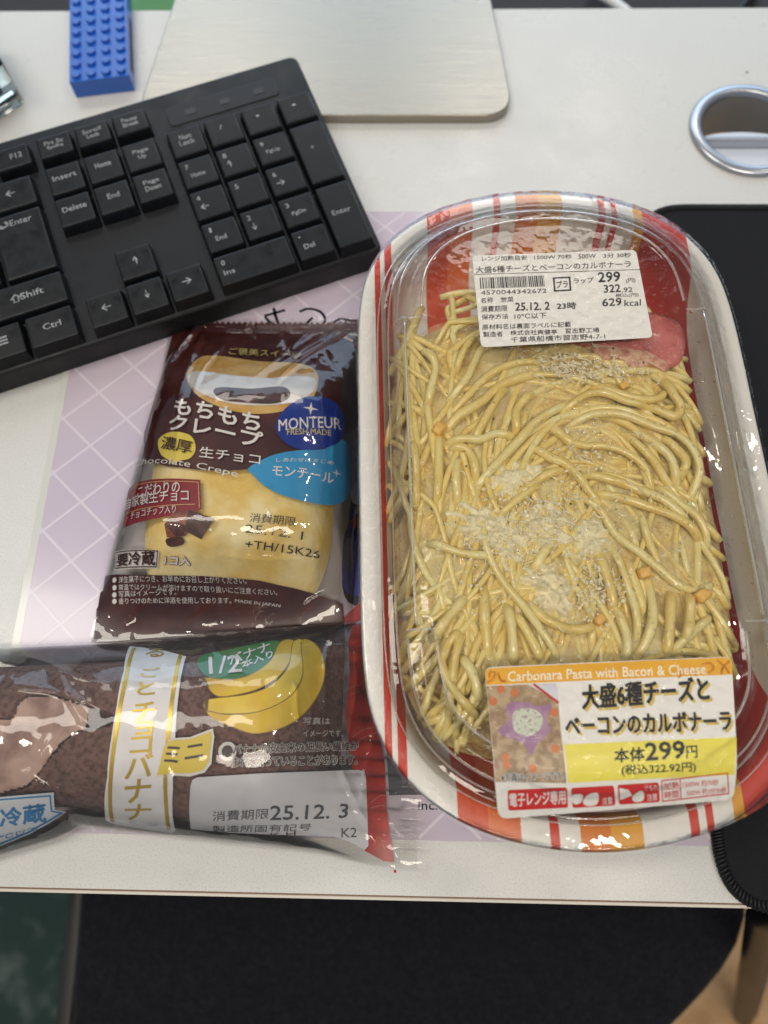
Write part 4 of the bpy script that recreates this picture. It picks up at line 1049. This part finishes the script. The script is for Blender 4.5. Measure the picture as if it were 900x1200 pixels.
# grated cheese
V = []; F = []
def crumb(x, y, z, s, fl=1.0):
    bm = bmesh.new(); bmesh.ops.create_icosphere(bm, subdivisions=1, radius=1)
    sx, sy, sz = s * fr_.uniform(.6, 1.6), s * fr_.uniform(.5, 1.1), s * fr_.uniform(.35, .7) * fl; a = fr_.uniform(0, 6.3)
    b0 = len(V)
    for v in bm.verts:
        c = v.co * fr_.uniform(.75, 1.2); px, py = c.x * sx, c.y * sy
        V.append((x + px * math.cos(a) - py * math.sin(a), y + px * math.sin(a) + py * math.cos(a), z + c.z * sz))
    bm.verts.index_update()
    for f in bm.faces: F.append(tuple(b0 + v.index for v in f.verts))
    bm.free()
for (cx, cy), sx, sy, n in (((74.5,154.2), 22, 6, 110), ((62.7,155.3), 12, 7, 50), ((48.7,77.5), 26, 20, 60), ((57.6,97.6), 20, 12, 50), ((41.5,94.0), 16, 12, 120), ((70.9,65.1), 12, 14, 150), ((31.6,80.6), 12, 8, 80), ((71.9,118.7), 16, 10, 50), ((28.0,61.3), 14, 10, 50)):
    for k in range(n):
        x, y = cx + fr_.gauss(0, sx / 2), cy + fr_.gauss(0, sy / 2)
        crumb(x, y, 42.2 + fr_.uniform(-1.8, 1.6), fr_.uniform(.22, .75))
for (cx, cy), sx, sy, n in (((74.5,154.2), 22, 6, 120), ((61.0,155.3), 14, 7, 50), ((48.8,80.8), 26, 18, 130), ((57.6,97.6), 20, 12, 70), ((70.9,65.1), 12, 14, 50), ((31.8,87.2), 14, 10, 40), ((71.9,118.7), 24, 14, 40), ((85.9,94.5), 20, 20, 25)):
    for k in range(n):
        x, y = cx + fr_.gauss(0, sx / 2), cy + fr_.gauss(0, sy / 2); a = fr_.uniform(0, 6.3); L = fr_.uniform(1.6, 5.0); bend = fr_.uniform(-1.2, 1.2); z = 42.9 + fr_.uniform(-1.4, 1.5); P = []
        for i in range(6):
            P.append((x, y, z + .5 * math.sin(i * .9 + a))); x += L / 6 * math.cos(a); y += L / 6 * math.sin(a); a += bend / 3
        v_, f_ = tube(P, (np.array([.1, .24, .28, .28, .22, .08]) * fr_.uniform(.55, 1.25)).tolist(), 5); b0 = len(V); V += v_.tolist(); F += [tuple(b0 + i for i in f) for f in f_]
o = mesh('grated_cheese', V, F, mat('cheese_white', (253, 244, 214), .4, .5, sss=.15), None, False, kind='stuff'); o['label'] = 'grated pale cheese scattered over the pasta'; o['category'] = 'cheese'
# melted cheese
V = []; F = []
o = None
ML = [[(24.2,95.0),(36.9,93.6),(45.1,86.3),(43.2,76.0),(37.6,74.5),(29.6,81.7),(21.3,87.5)], [(45.4,93.0),(56.9,97.6),(63.4,89.4),(60.0,79.9),(49.0,81.9)], [(44.4,72.5),(54.1,73.3),(61.9,66.3),(59.8,55.2),(50.6,59.2),(45.5,64.7)], [(66.7,91.0),(74.4,91.8),(76.4,82.2),(69.1,76.4),(63.8,79.9)], [(37.6,111.7),(49.2,114.2),(54.7,108.7),(45.8,102.4),(35.8,102.3)]]
for q, lb in zip(ML, ('wide lumpy patch of melted cheese spreading to the white tray side', 'melted cheese patch at the middle of the noodles', 'long melted cheese patch just above the title sticker', 'small yellowish melted cheese patch beside a looped noodle', 'flat melted cheese patch at the lower end of a thick noodle')):
    out = smooth_closed(q, 80); c = out.mean(0); V = []; nr = 22
    for i in range(nr):
        r = i / (nr - 1)
        for k, pt in enumerate(out):
            xy = c + (pt - c) * r * (1.25 + (.2 * math.sin(k * .85) + .14 * math.sin(k * .45 + 1)) * r)
            V.append((xy[0], xy[1], 41.6 + .8 * (1 - r ** 3) + 3.2 * float(waves(np.array(xy[0]), np.array(xy[1]), 71, 8, .5, 1.5)) - 3.2 * r ** 3))
    tag(mesh('melted_cheese', V, [f[::-1] for f in grid_faces(nr, 80, True)], mat('cheese_melt', (252, 240, 200), .28, .5, sss=.25, bump=(600, .6, .002)), None, True), lb, 'cheese', 'melted cheese patches on the pasta')
# pepper
V = []; F = []
for k in range(45):
    uu, vv = fr_.uniform(-52, 48), fr_.uniform(-70, 62); x, y = from_tray(uu, vv); crumb(x, y, 42.4 + fr_.uniform(-.6, .5), fr_.uniform(.2, .48), 1.2)
o = mesh('black_pepper', V, F, mat('pepper', (38, 32, 26), .6), None, False, kind='stuff'); o['label'] = 'specks of black pepper on the pasta'; o['category'] = 'pepper'
# orange cubes
for c, lb in zip(((88.1,70.9),(107.5,62.8),(70.7,53.7),(87.8,147.2),(14.5,127.5)), ('tiny orange cheese cube beside a looped noodle mid tray', 'tiny orange cheese cube at the end of a noodle by the red tray wall', 'tiny orange cheese cube below the melted cheese above the title sticker', 'tiny orange cheese cube just below the pale bacon strip', 'tiny orange cheese cube against the white side of the tray')):
    s = fr_.uniform(1.9, 2.6); a = fr_.uniform(0, 1.5); bm = box_bm(-s, s, -s * .8, s * .8, -s * .8, s * .8, 1.0, 3)
    for v in bm.verts: v.co *= fr_.uniform(.9, 1.1)
    for v in bm.verts: v.co = (c[0] + v.co.x * math.cos(a) - v.co.y * math.sin(a), c[1] + v.co.x * math.sin(a) + v.co.y * math.cos(a), 41.8 + v.co.z)
    tag(from_bm('cheese_cube', bm, mat('cube_orange', (250, 200, 108), .4, .4, sss=.3, bump=(500, .6, .001)), None, True), lb, 'cheese cube', 'orange cheese cubes in the pasta')
# ham
def slab(name, pts, z, m, label, cat, bulge=1.2, seed=80):
    out = smooth_closed(pts, 60); c = out.mean(0); V = []; nr = 10
    for i in range(nr):
        r = i / (nr - 1)
        for k, pt in enumerate(out):
            xy = c + (pt - c) * r
            V.append((xy[0], xy[1], z + bulge * float(waves(np.array(xy[0]), np.array(xy[1]), seed, 6, .1, .4)) - (1.2 * r ** 8)))
    for pt in out: V.append((pt[0] * .98 + c[0] * .02, pt[1] * .98 + c[1] * .02, z - 3))
    return tag(mesh(name, V, [f[::-1] for f in grid_faces(nr + 1, 60, True)], m, None, True), label, cat)
slab('bacon_slice', [(62.1,174.0),(80.0,180.2),(101.1,182.0),(112.7,177.1),(114.5,169.1),(111.6,158.8),(106.5,156.0),(101.6,160.3),(96.0,158.6),(90.3,163.3),(78.8,164.8),(68.7,168.0)], 42.4, mat('ham_pink', (212, 122, 112), .25, .5, sss=.3, vary=(80, (190, 92, 84), .42, .62), bump=(160, .4, .002), coat=.4), 'pink bacon slice lying on the pasta under the white price sticker', 'bacon')
slab('bacon_fat', [(75.6,168.0),(90.8,165.7),(102.5,162.6),(107.5,158.7),(105.0,154.0),(99.2,157.1),(93.3,155.5),(87.9,159.4),(80.4,160.1)], 42.2, mat('ham_fat', (228, 186, 156), .3, .5, sss=.3, vary=(240, (206, 140, 118), .45, .6), bump=(300, .6, .002)), 'pale fatty bacon strip along the edge of the pink slice', 'bacon', .8, 84)

# ---------------------------------------------------------------- lid with its stickers
lid = thing('clear_lid', 'clear plastic domed lid on the oval tray with two stickers', 'lid', (TX, TY, 33), 0.0405)
org = np.array([0, 0, 33.0])
ds = list(np.arange(0, 26.01, .4)) + list(np.arange(26.4, 32, .4)) + list(np.linspace(33, 80, 28))
V = []
for d in ds:
    R = ring(d); dd = rim_depth(R[:, 0], R[:, 1]) if d > 14 else np.full(len(RIM), d)
    V.append(np.stack([R[:, 0], R[:, 1], lid_profile(dd, R[:, 1]) + .25 * waves(R[:, 0], R[:, 1], 91, 6, .05, .18)], 1))
V = np.vstack(V) - org
mesh('dome', V, [f[::-1] for f in grid_faces(len(ds), len(RIM), True)], film_mat('lid_plastic', 1.5, .035, (.99, .987, .98), (120, .15, .002)), lid, True, True)
V = []; F = []
dr = random.Random(17)
bm = bmesh.new(); bmesh.ops.create_icosphere(bm, subdivisions=1, radius=1); bm.verts.index_update()
dv = [tuple(v.co) for v in bm.verts]; df_ = [tuple(v.index for v in f.verts) for f in bm.faces]; bm.free()
for k in range(1500):
    uu, vv = dr.uniform(-60, 60), dr.uniform(-110, 100)
    if k > 700: uu, vv = dr.gauss(30, 22), dr.gauss(-20, 45)
    if abs(uu / 60) ** 4 + abs(vv / 112) ** 4 > 1: continue
    zz = float(lid_profile(rim_depth(np.array([uu]), np.array([vv])), np.array([vv]))[0]) - .35; r = dr.choice([.14, .2, .26, .34, .5]); b0 = len(V)
    for c in dv: V.append((uu + c[0] * r, vv + c[1] * r, zz + c[2] * r * .6 - 33))
    F += [tuple(b0 + i for i in f) for f in df_]
M_glint_rib = film_mat('lid_glint_rib', 1.5, .04, (.95, .945, .93), None, haze=.22)  # added beads whose whitish haze imitates light lines along the lid's moulded edges
def glint_rib(pts, r=.42):
    V, F = tube(pts, r, 6); mesh('glint_rib', np.array(V) - org, F, M_glint_rib, lid, True, True)
def ring_glint_rib(d, keep, dz=.1, r=.42):
    R_ = ring(d); k = keep(R_[:, 0], R_[:, 1]); n = len(RIM)
    z = lid_profile(np.full(n, d), R_[:, 1]) + dz
    runs = []; st0 = next((i for i in range(n) if not k[i]), None)
    if st0 is None: glint_rib([(R_[i % n, 0], R_[i % n, 1], z[i % n]) for i in range(n + 1)], r); return
    cur = []
    for i in range(st0, st0 + n + 1):
        if k[i % n]: cur.append((R_[i % n, 0], R_[i % n, 1], z[i % n]))
        else:
            if len(cur) > 2: runs.append(cur)
            cur = []
    for q in runs: glint_rib(q, r)
ring_glint_rib(8.2, lambda u, v: np.abs(v) < 999, .1, .3)
ring_glint_rib(12.6, lambda u, v: np.abs(v) < 999, .1, .38)
ring_glint_rib(19.4, lambda u, v: np.abs(v) < 62, .1, .5)
ring_glint_rib(16.2, lambda u, v: np.abs(v) > 64, .1, .4)
ring_glint_rib(26, lambda u, v: np.abs(v) > 64, .1, .5)
for su in (-1, 1):
    for sv in (-1, 1):
        pts = []
        for d in np.arange(16.5, 26.5, .5):
            uu = su * (79 - d); pts.append((uu, sv * 62.8, float(lid_profile(np.array(d), np.array(sv * 62.2))) + .1))
        glint_rib(pts, .4)
mesh('condensation', V, F, film_mat('water_drop', 1.33, .03, (.97, .97, .96), None), lid, True, True, 'stuff')
def lid_part(pr, name, m, parent, label=None):
    o = pr.done(name, m, None, label)
    # world mm -> lid's own frame
    inv = lid.matrix_basis.inverted(); o.data.transform(inv); o.parent = parent
    return o
bpy.context.view_layer.update()
def P_(surf, lift, step=2.5): return Print(surf, lift, step)
M_pap = mat('sticker_paper', (236, 233, 226), .38, .5)
p = P_(label_z, 0.0); p.poly(rounded([(28.1,202.1),(95.2,205.2),(97.8,163.6),(30.7,158.7)], 2.2, 5)); s1 = lid_part(p, 'price_sticker', M_pap, lid, 'white sticker with barcode and prices on the lid')
M_tk = mat('sticker_ink', (34, 32, 34), .45)
p = P_(label_z, 0.12, 0)
for s, a in [('レンジ加熱目安', ((32.1,199.3),(50.5,200.0),(32.1,201.7))), ('1500W 70秒', ((53.4,200.1),(68.8,200.7),(53.5,202.4))), ('500W', ((71.4,200.7),(78.5,201.0),(71.6,202.9))), ('3分 30秒', ((81.6,201.0),(92.8,201.5),(81.8,203.4))),
  ('大盛6種チーズとベーコンのカルボナーラ', ((29.5,193.4),(92.5,196.7),(29.4,196.6))), ('4570044342672', ((31.2,183.0),(57.6,184.1),(31.2,185.0))), ('名称', ((31.1,179.0),(36.0,179.4),(31.1,181.5))), ('惣菜', ((39.0,179.5),(44.1,179.8),(39.1,181.9))),
  ('消費期限', ((31.1,174.8),(41.5,175.4),(31.2,177.6))), ('保存方法', ((31.2,171.3),(41.7,171.8),(31.3,173.7))), ('10℃以下', ((44.2,171.6),(56.8,172.2),(44.3,174.2))), ('原材料名は裏面ラベルに記載', ((31.3,166.6),(66.2,168.2),(31.4,169.1))),
  ('製造者', ((31.6,163.3),(39.3,163.7),(31.6,165.7))), ('株式会社爽健亭', ((42.3,164.2),(60.6,164.8),(42.4,166.5))), ('習志野工場', ((63.8,165.2),(77.1,165.7),(63.9,167.5))), ('千葉県船橋市習志野4-7-1', ((42.3,160.9),(79.2,162.9),(42.4,163.4))),
  ('ラップ', ((68.7,188.5),(76.6,189.0),(68.9,191.2))), ('(円)', ((89.7,188.8),(93.4,189.1),(89.9,191.1))), ('.92', ((87.5,184.4),(91.8,184.6),(87.7,186.8))), ('税込(円)', ((84.8,181.8),(94.0,182.3),(85.0,183.8))), ('kcal', ((88.0,177.9),(94.5,178.3),(88.3,180.9))), ('プラ', ((61.7,186.4),(66.3,186.7),(61.7,189.8)))]:
    p.text(s, *a, .012)
for s, a in [('25.12. 2', ((44.7,175.6),(58.3,176.1),(44.9,179.3))), ('23時', ((61.3,176.3),(68.8,176.6),(61.5,179.5))), ('299', ((78.7,189.3),(87.4,189.8),(78.9,194.0))), ('322', ((80.5,184.2),(87.1,184.7),(80.6,187.9))), ('629', ((79.3,177.8),(87.0,178.4),(79.5,181.3)))]:
    p.text(s, *a, .03)
p.line([(28.5,192.8),(96.4,195.5)], .25)
p.line([(60.8,191.2),(67.2,191.6),(67.2,185.5),(60.9,185.0)], .7, True)
lid_part(p, 'sticker_lettering', M_tk, s1)
p = P_(label_z, 0.12, 0); q0, q1, q2 = [np.array(t) for t in ((31.1,185.9),(57.9,187.2),(30.9,191.2))]
br = random.Random(5); t = 0.0
while t < .985:
    w = br.choice([.008, .012, .018, .024])
    p.poly([q0 + (q1 - q0) * t, q0 + (q1 - q0) * (t + w), q0 + (q1 - q0) * (t + w) + (q2 - q0), q0 + (q1 - q0) * t + (q2 - q0)]); t += w + br.choice([.009, .012, .018])
lid_part(p, 'barcode', M_tk, s1)
FZ = front_label_z
def fp(lift): return Print(FZ, lift, 2.5)
p = fp(0.0); p.poly(rounded([(28.7,35.2),(111.3,40.0),(109.1,13.4),(107.9,-4.9),(32.7,-12.2),(31.2,-0.9)], [2.5, 2.5, 0, 2.5, 3, 0], 5)); s2 = lid_part(p, 'product_sticker', M_pap, lid, 'yellow and white product sticker with black title at the front of the lid')
def fpart(name, m, lift, polys=(), texts=(), lines=()):
    p = fp(lift)
    for q in polys: p.poly(q)
    for s, a, b in texts: p.text(s, *a, b)
    for q, w, c in lines: p.line(q, w, c)
    return lid_part(p, name, m, s2)
def lk(n, c, **k): return mat('lab_' + n, c, .4, .5, **k)
fpart('orange_strip', lk('orange', (234, 172, 40)), .1, [rounded([(28.8,34.9),(111.1,39.8),(110.8,34.1),(29.2,29.4)], [2.2, 2.2, 0, 0], 4)])
fpart('strip_ornament', lk('orange2', (216, 132, 28)), .2, lines=[(spline(np.array(q), 14), .7, False) for q in ([(29.4,30.3),(31.4,31.5),(32.0,33.5),(30.5,33.7),(30.2,32.0)],[(33.1,33.3),(33.9,31.1),(35.6,30.7)],[(101.3,37.3),(103.8,37.7),(104.6,36.0),(102.9,34.5)],[(106.4,38.6),(108.5,36.6),(109.8,34.5)],[(106.9,34.2),(108.1,36.6),(110.4,38.5)],[(92.6,32.8),(95.9,35.4),(98.7,33.6)])])
fpart('food_picture', lk('photo', (186, 160, 126), vary=(330, (150, 122, 92), .42, .6)), .1, [[(29.2,29.1),(41.4,29.7),(52.2,30.1),(52.8,13.4),(54.0,-0.9),(42.3,-0.8),(31.4,-0.9),(30.3,14.0)]])
fpart('food_picture_ham', lk('photoham', (158, 116, 150), vary=(260, (176, 140, 166), .4, .6)), .2, [smooth_closed([(35.6,23.2),(41.1,24.2),(46.0,22.8),(50.5,23.4),(48.2,18.5),(49.5,15.2),(44.9,10.9),(42.8,7.1),(40.5,10.8),(34.8,13.1),(32.1,14.9),(35.9,18.3)], 40)])
fpart('food_picture_cheese', lk('photocheese', (206, 210, 192), vary=(900, (160, 152, 140), .5, .66)), .3, [smooth_closed([(37.5,20.3),(40.5,22.0),(44.5,21.8),(47.0,19.4),(46.1,15.6),(42.1,13.2),(37.8,15.0)], 30)])
p = fp(.2)
for c in ((33.8,28.1),(38.3,27.1),(31.2,24.1),(43.2,3.4),(35.0,4.2),(50.6,9.6),(34.6,6.5),(50.8,20.9)): p.disc(c, 1.4, 8)
lid_part(p, 'food_picture_cube', lk('photocube', (206, 118, 62)), s2)
fpart('food_picture_rim', lk('photorim', (212, 214, 222)), .2, [[(42.9,29.6),(52.2,30.0),(52.3,24.7)]])
fpart('food_picture_line', lk('photored', (190, 50, 44)), .3, lines=[([(44.9,29.7),(52.3,24.1)], .8, False)])
fpart('yellow_field', lk('yellow', (236, 222, 84)), .1, [[(53.5,10.9),(80.5,12.5),(109.3,14.1),(108.3,7.8),(107.8,2.6),(80.0,0.9),(54.5,-0.8),(53.9,5.0)]])
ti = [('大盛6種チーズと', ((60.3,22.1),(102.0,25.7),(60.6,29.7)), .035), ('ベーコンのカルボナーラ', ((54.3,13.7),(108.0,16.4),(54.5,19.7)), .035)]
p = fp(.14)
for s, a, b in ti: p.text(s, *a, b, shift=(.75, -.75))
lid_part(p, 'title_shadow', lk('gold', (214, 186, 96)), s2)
M_lk = lk('black', (24, 24, 28))
fpart('title_lettering', M_lk, .24, texts=ti)
fpart('price_lettering', M_lk, .24, texts=[('本体', ((69.3,5.6),(78.9,6.4),(69.5,9.8)), .03), ('299', ((79.4,6.4),(91.9,7.4),(79.5,11.7)), .035), ('円', ((92.4,7.3),(95.9,7.6),(92.6,11.0)), .02), ('(税込322.92円)', ((71.6,1.5),(95.3,3.0),(71.5,4.9)), .02), ])
fpart('caption_halo', lk('halo', (226, 222, 214)), .3, texts=[('※写真はイメージです。', ((33.1,-0.9),(53.2,0.3),(33.1,1.6)), .09)])
fpart('caption_lettering', M_lk, .42, texts=[('※写真はイメージです。', ((33.1,-0.9),(53.2,0.3),(33.1,1.6)), .01)])
M_lr = lk('red', (204, 40, 38))
fpart('red_box', M_lr, .1, [rounded([(35.3,-3.3),(54.2,-2.1),(54.9,-8.3),(35.8,-9.6)], .8, 3), rounded([(55.5,-2.3),(69.2,-1.3),(70.0,-7.3),(56.3,-8.4)], .8, 3), rounded([(70.3,-1.1),(83.4,-0.1),(84.2,-6.0),(71.1,-7.1)], .8, 3)])
fpart('red_lettering', M_lr, .14, texts=[('加熱', ((85.2,-2.5),(90.1,-2.0),(85.0,-0.2)), .01), ('時間', ((85.7,-5.2),(90.2,-4.6),(85.4,-2.9)), .01), ('1500W 約70秒', ((91.3,-1.6),(102.7,-0.6),(91.2,0.3)), .004), ('500W 約3分30秒', ((92.8,-4.2),(105.5,-2.9),(92.6,-2.3)), .004)],
  lines=[([(84.4,0.4),(105.5,3.1),(106.2,-3.1),(85.0,-5.8)], .35, True), ([(90.3,1.0),(90.9,-5.0)], .3, False)])
fpart('white_lettering', lk('white', (236, 232, 226)), .24, [smooth_closed([(55.8,-4.6),(59.3,-4.3),(58.8,-6.7),(56.6,-7.1)], 20), smooth_closed([(59.4,-6.4),(61.3,-4.1),(64.2,-3.8),(64.0,-7.0),(61.0,-7.6)], 20), [(70.9,-2.0),(73.8,-2.5),(75.1,-4.2),(71.3,-5.7)], smooth_closed([(75.2,-4.7),(77.2,-2.9),(78.7,-3.0),(78.7,-5.6),(75.9,-6.1)], 20)],
  [('電子レンジ専用', ((36.2,-8.4),(54.0,-7.1),(35.9,-4.3)), .02), ('注意', ((65.8,-7.2),(69.0,-6.9),(65.5,-5.0)), .01), ('汁もれ', ((79.0,-2.8),(83.3,-2.5),(78.8,-0.9)), .01), ('注意', ((80.1,-5.8),(83.3,-5.5),(79.8,-3.7)), .01)])
fpart('carbonara_lettering', lk('cream', (250, 240, 214)), .3, texts=[('Carbonara Pasta with Bacon & Cheese', ((36.2,30.6),(101.9,34.1),(36.3,33.9)), .02)])

# ---------------------------------------------------------------- stretch film round the tray
wf = thing('wrap_film', 'crinkled clear stretch film pulled over the lid and rim of the tray', 'film', (TX, TY, 33), 0.0405)
ds = list(np.arange(-1.0, 26.01, .45)) + list(np.linspace(27, 80, 26))
ang = np.arange(len(RIM)) / len(RIM) * 2 * math.pi
V = []
for d in ds:
    R = ring(d); u, v = R[:, 0], R[:, 1]
    dd = rim_depth(u, v) if d > 14 else np.full(len(RIM), d)
    base = np.interp(dd, [-1, 0, 1, 6, 14, 19, 24, 60], [33.0, 37.4, 38.1, 38.8, 44.5, 49.9, 51.9, 52.6])
    lab = front_label_z(*from_tray(u, v)) + .7 - .5 * np.maximum(np.abs(u - 8) - 45, 0) - .35 * np.maximum(v + 66, 0)
    base = np.where((v < -40) & (dd > .5), np.maximum(base, lab), base)
    cr = .55 * 1.7 * np.exp(-((dd - 4) / 5.5) ** 2) * np.abs(np.sin(ang * 70 + 2.2 * np.sin(ang * 7) + 3 * np.sin(ang * 3))) * (.35 + .65 * np.clip(.5 + np.sin(ang * 4.3 + 1.2) * .8, 0, 1))
    V.append(np.stack([u, v, base + cr + .15 * waves(u, v, 95, 6, .1, .4)], 1))
V = np.vstack(V) - org
mesh('sheet', V, [f[::-1] for f in grid_faces(len(ds), len(RIM), True)], film_mat('stretch_film', 1.26, .06, (.995, .995, .995), (300, .55, .0015)), wf, True, True)

# small marks on the desk
for k, (x, y, r, c) in enumerate(((185.5, 364, .8, (110, 110, 112)), (-.7, -32.8, .55, (190, 40, 40)))):
    p = Print(flat(0.0), .15, 0); p.disc((x, y), r, 10)
    o = p.done('desk_speck', mat('speck_%d' % k, c, .6), None)
    tag(o, 'tiny grey speck on the desk beside the cable grommet' if k == 0 else 'tiny red speck on the desk below the red packet end', 'speck')
for o in bpy.data.objects:
    if 'org' in o: del o['org']
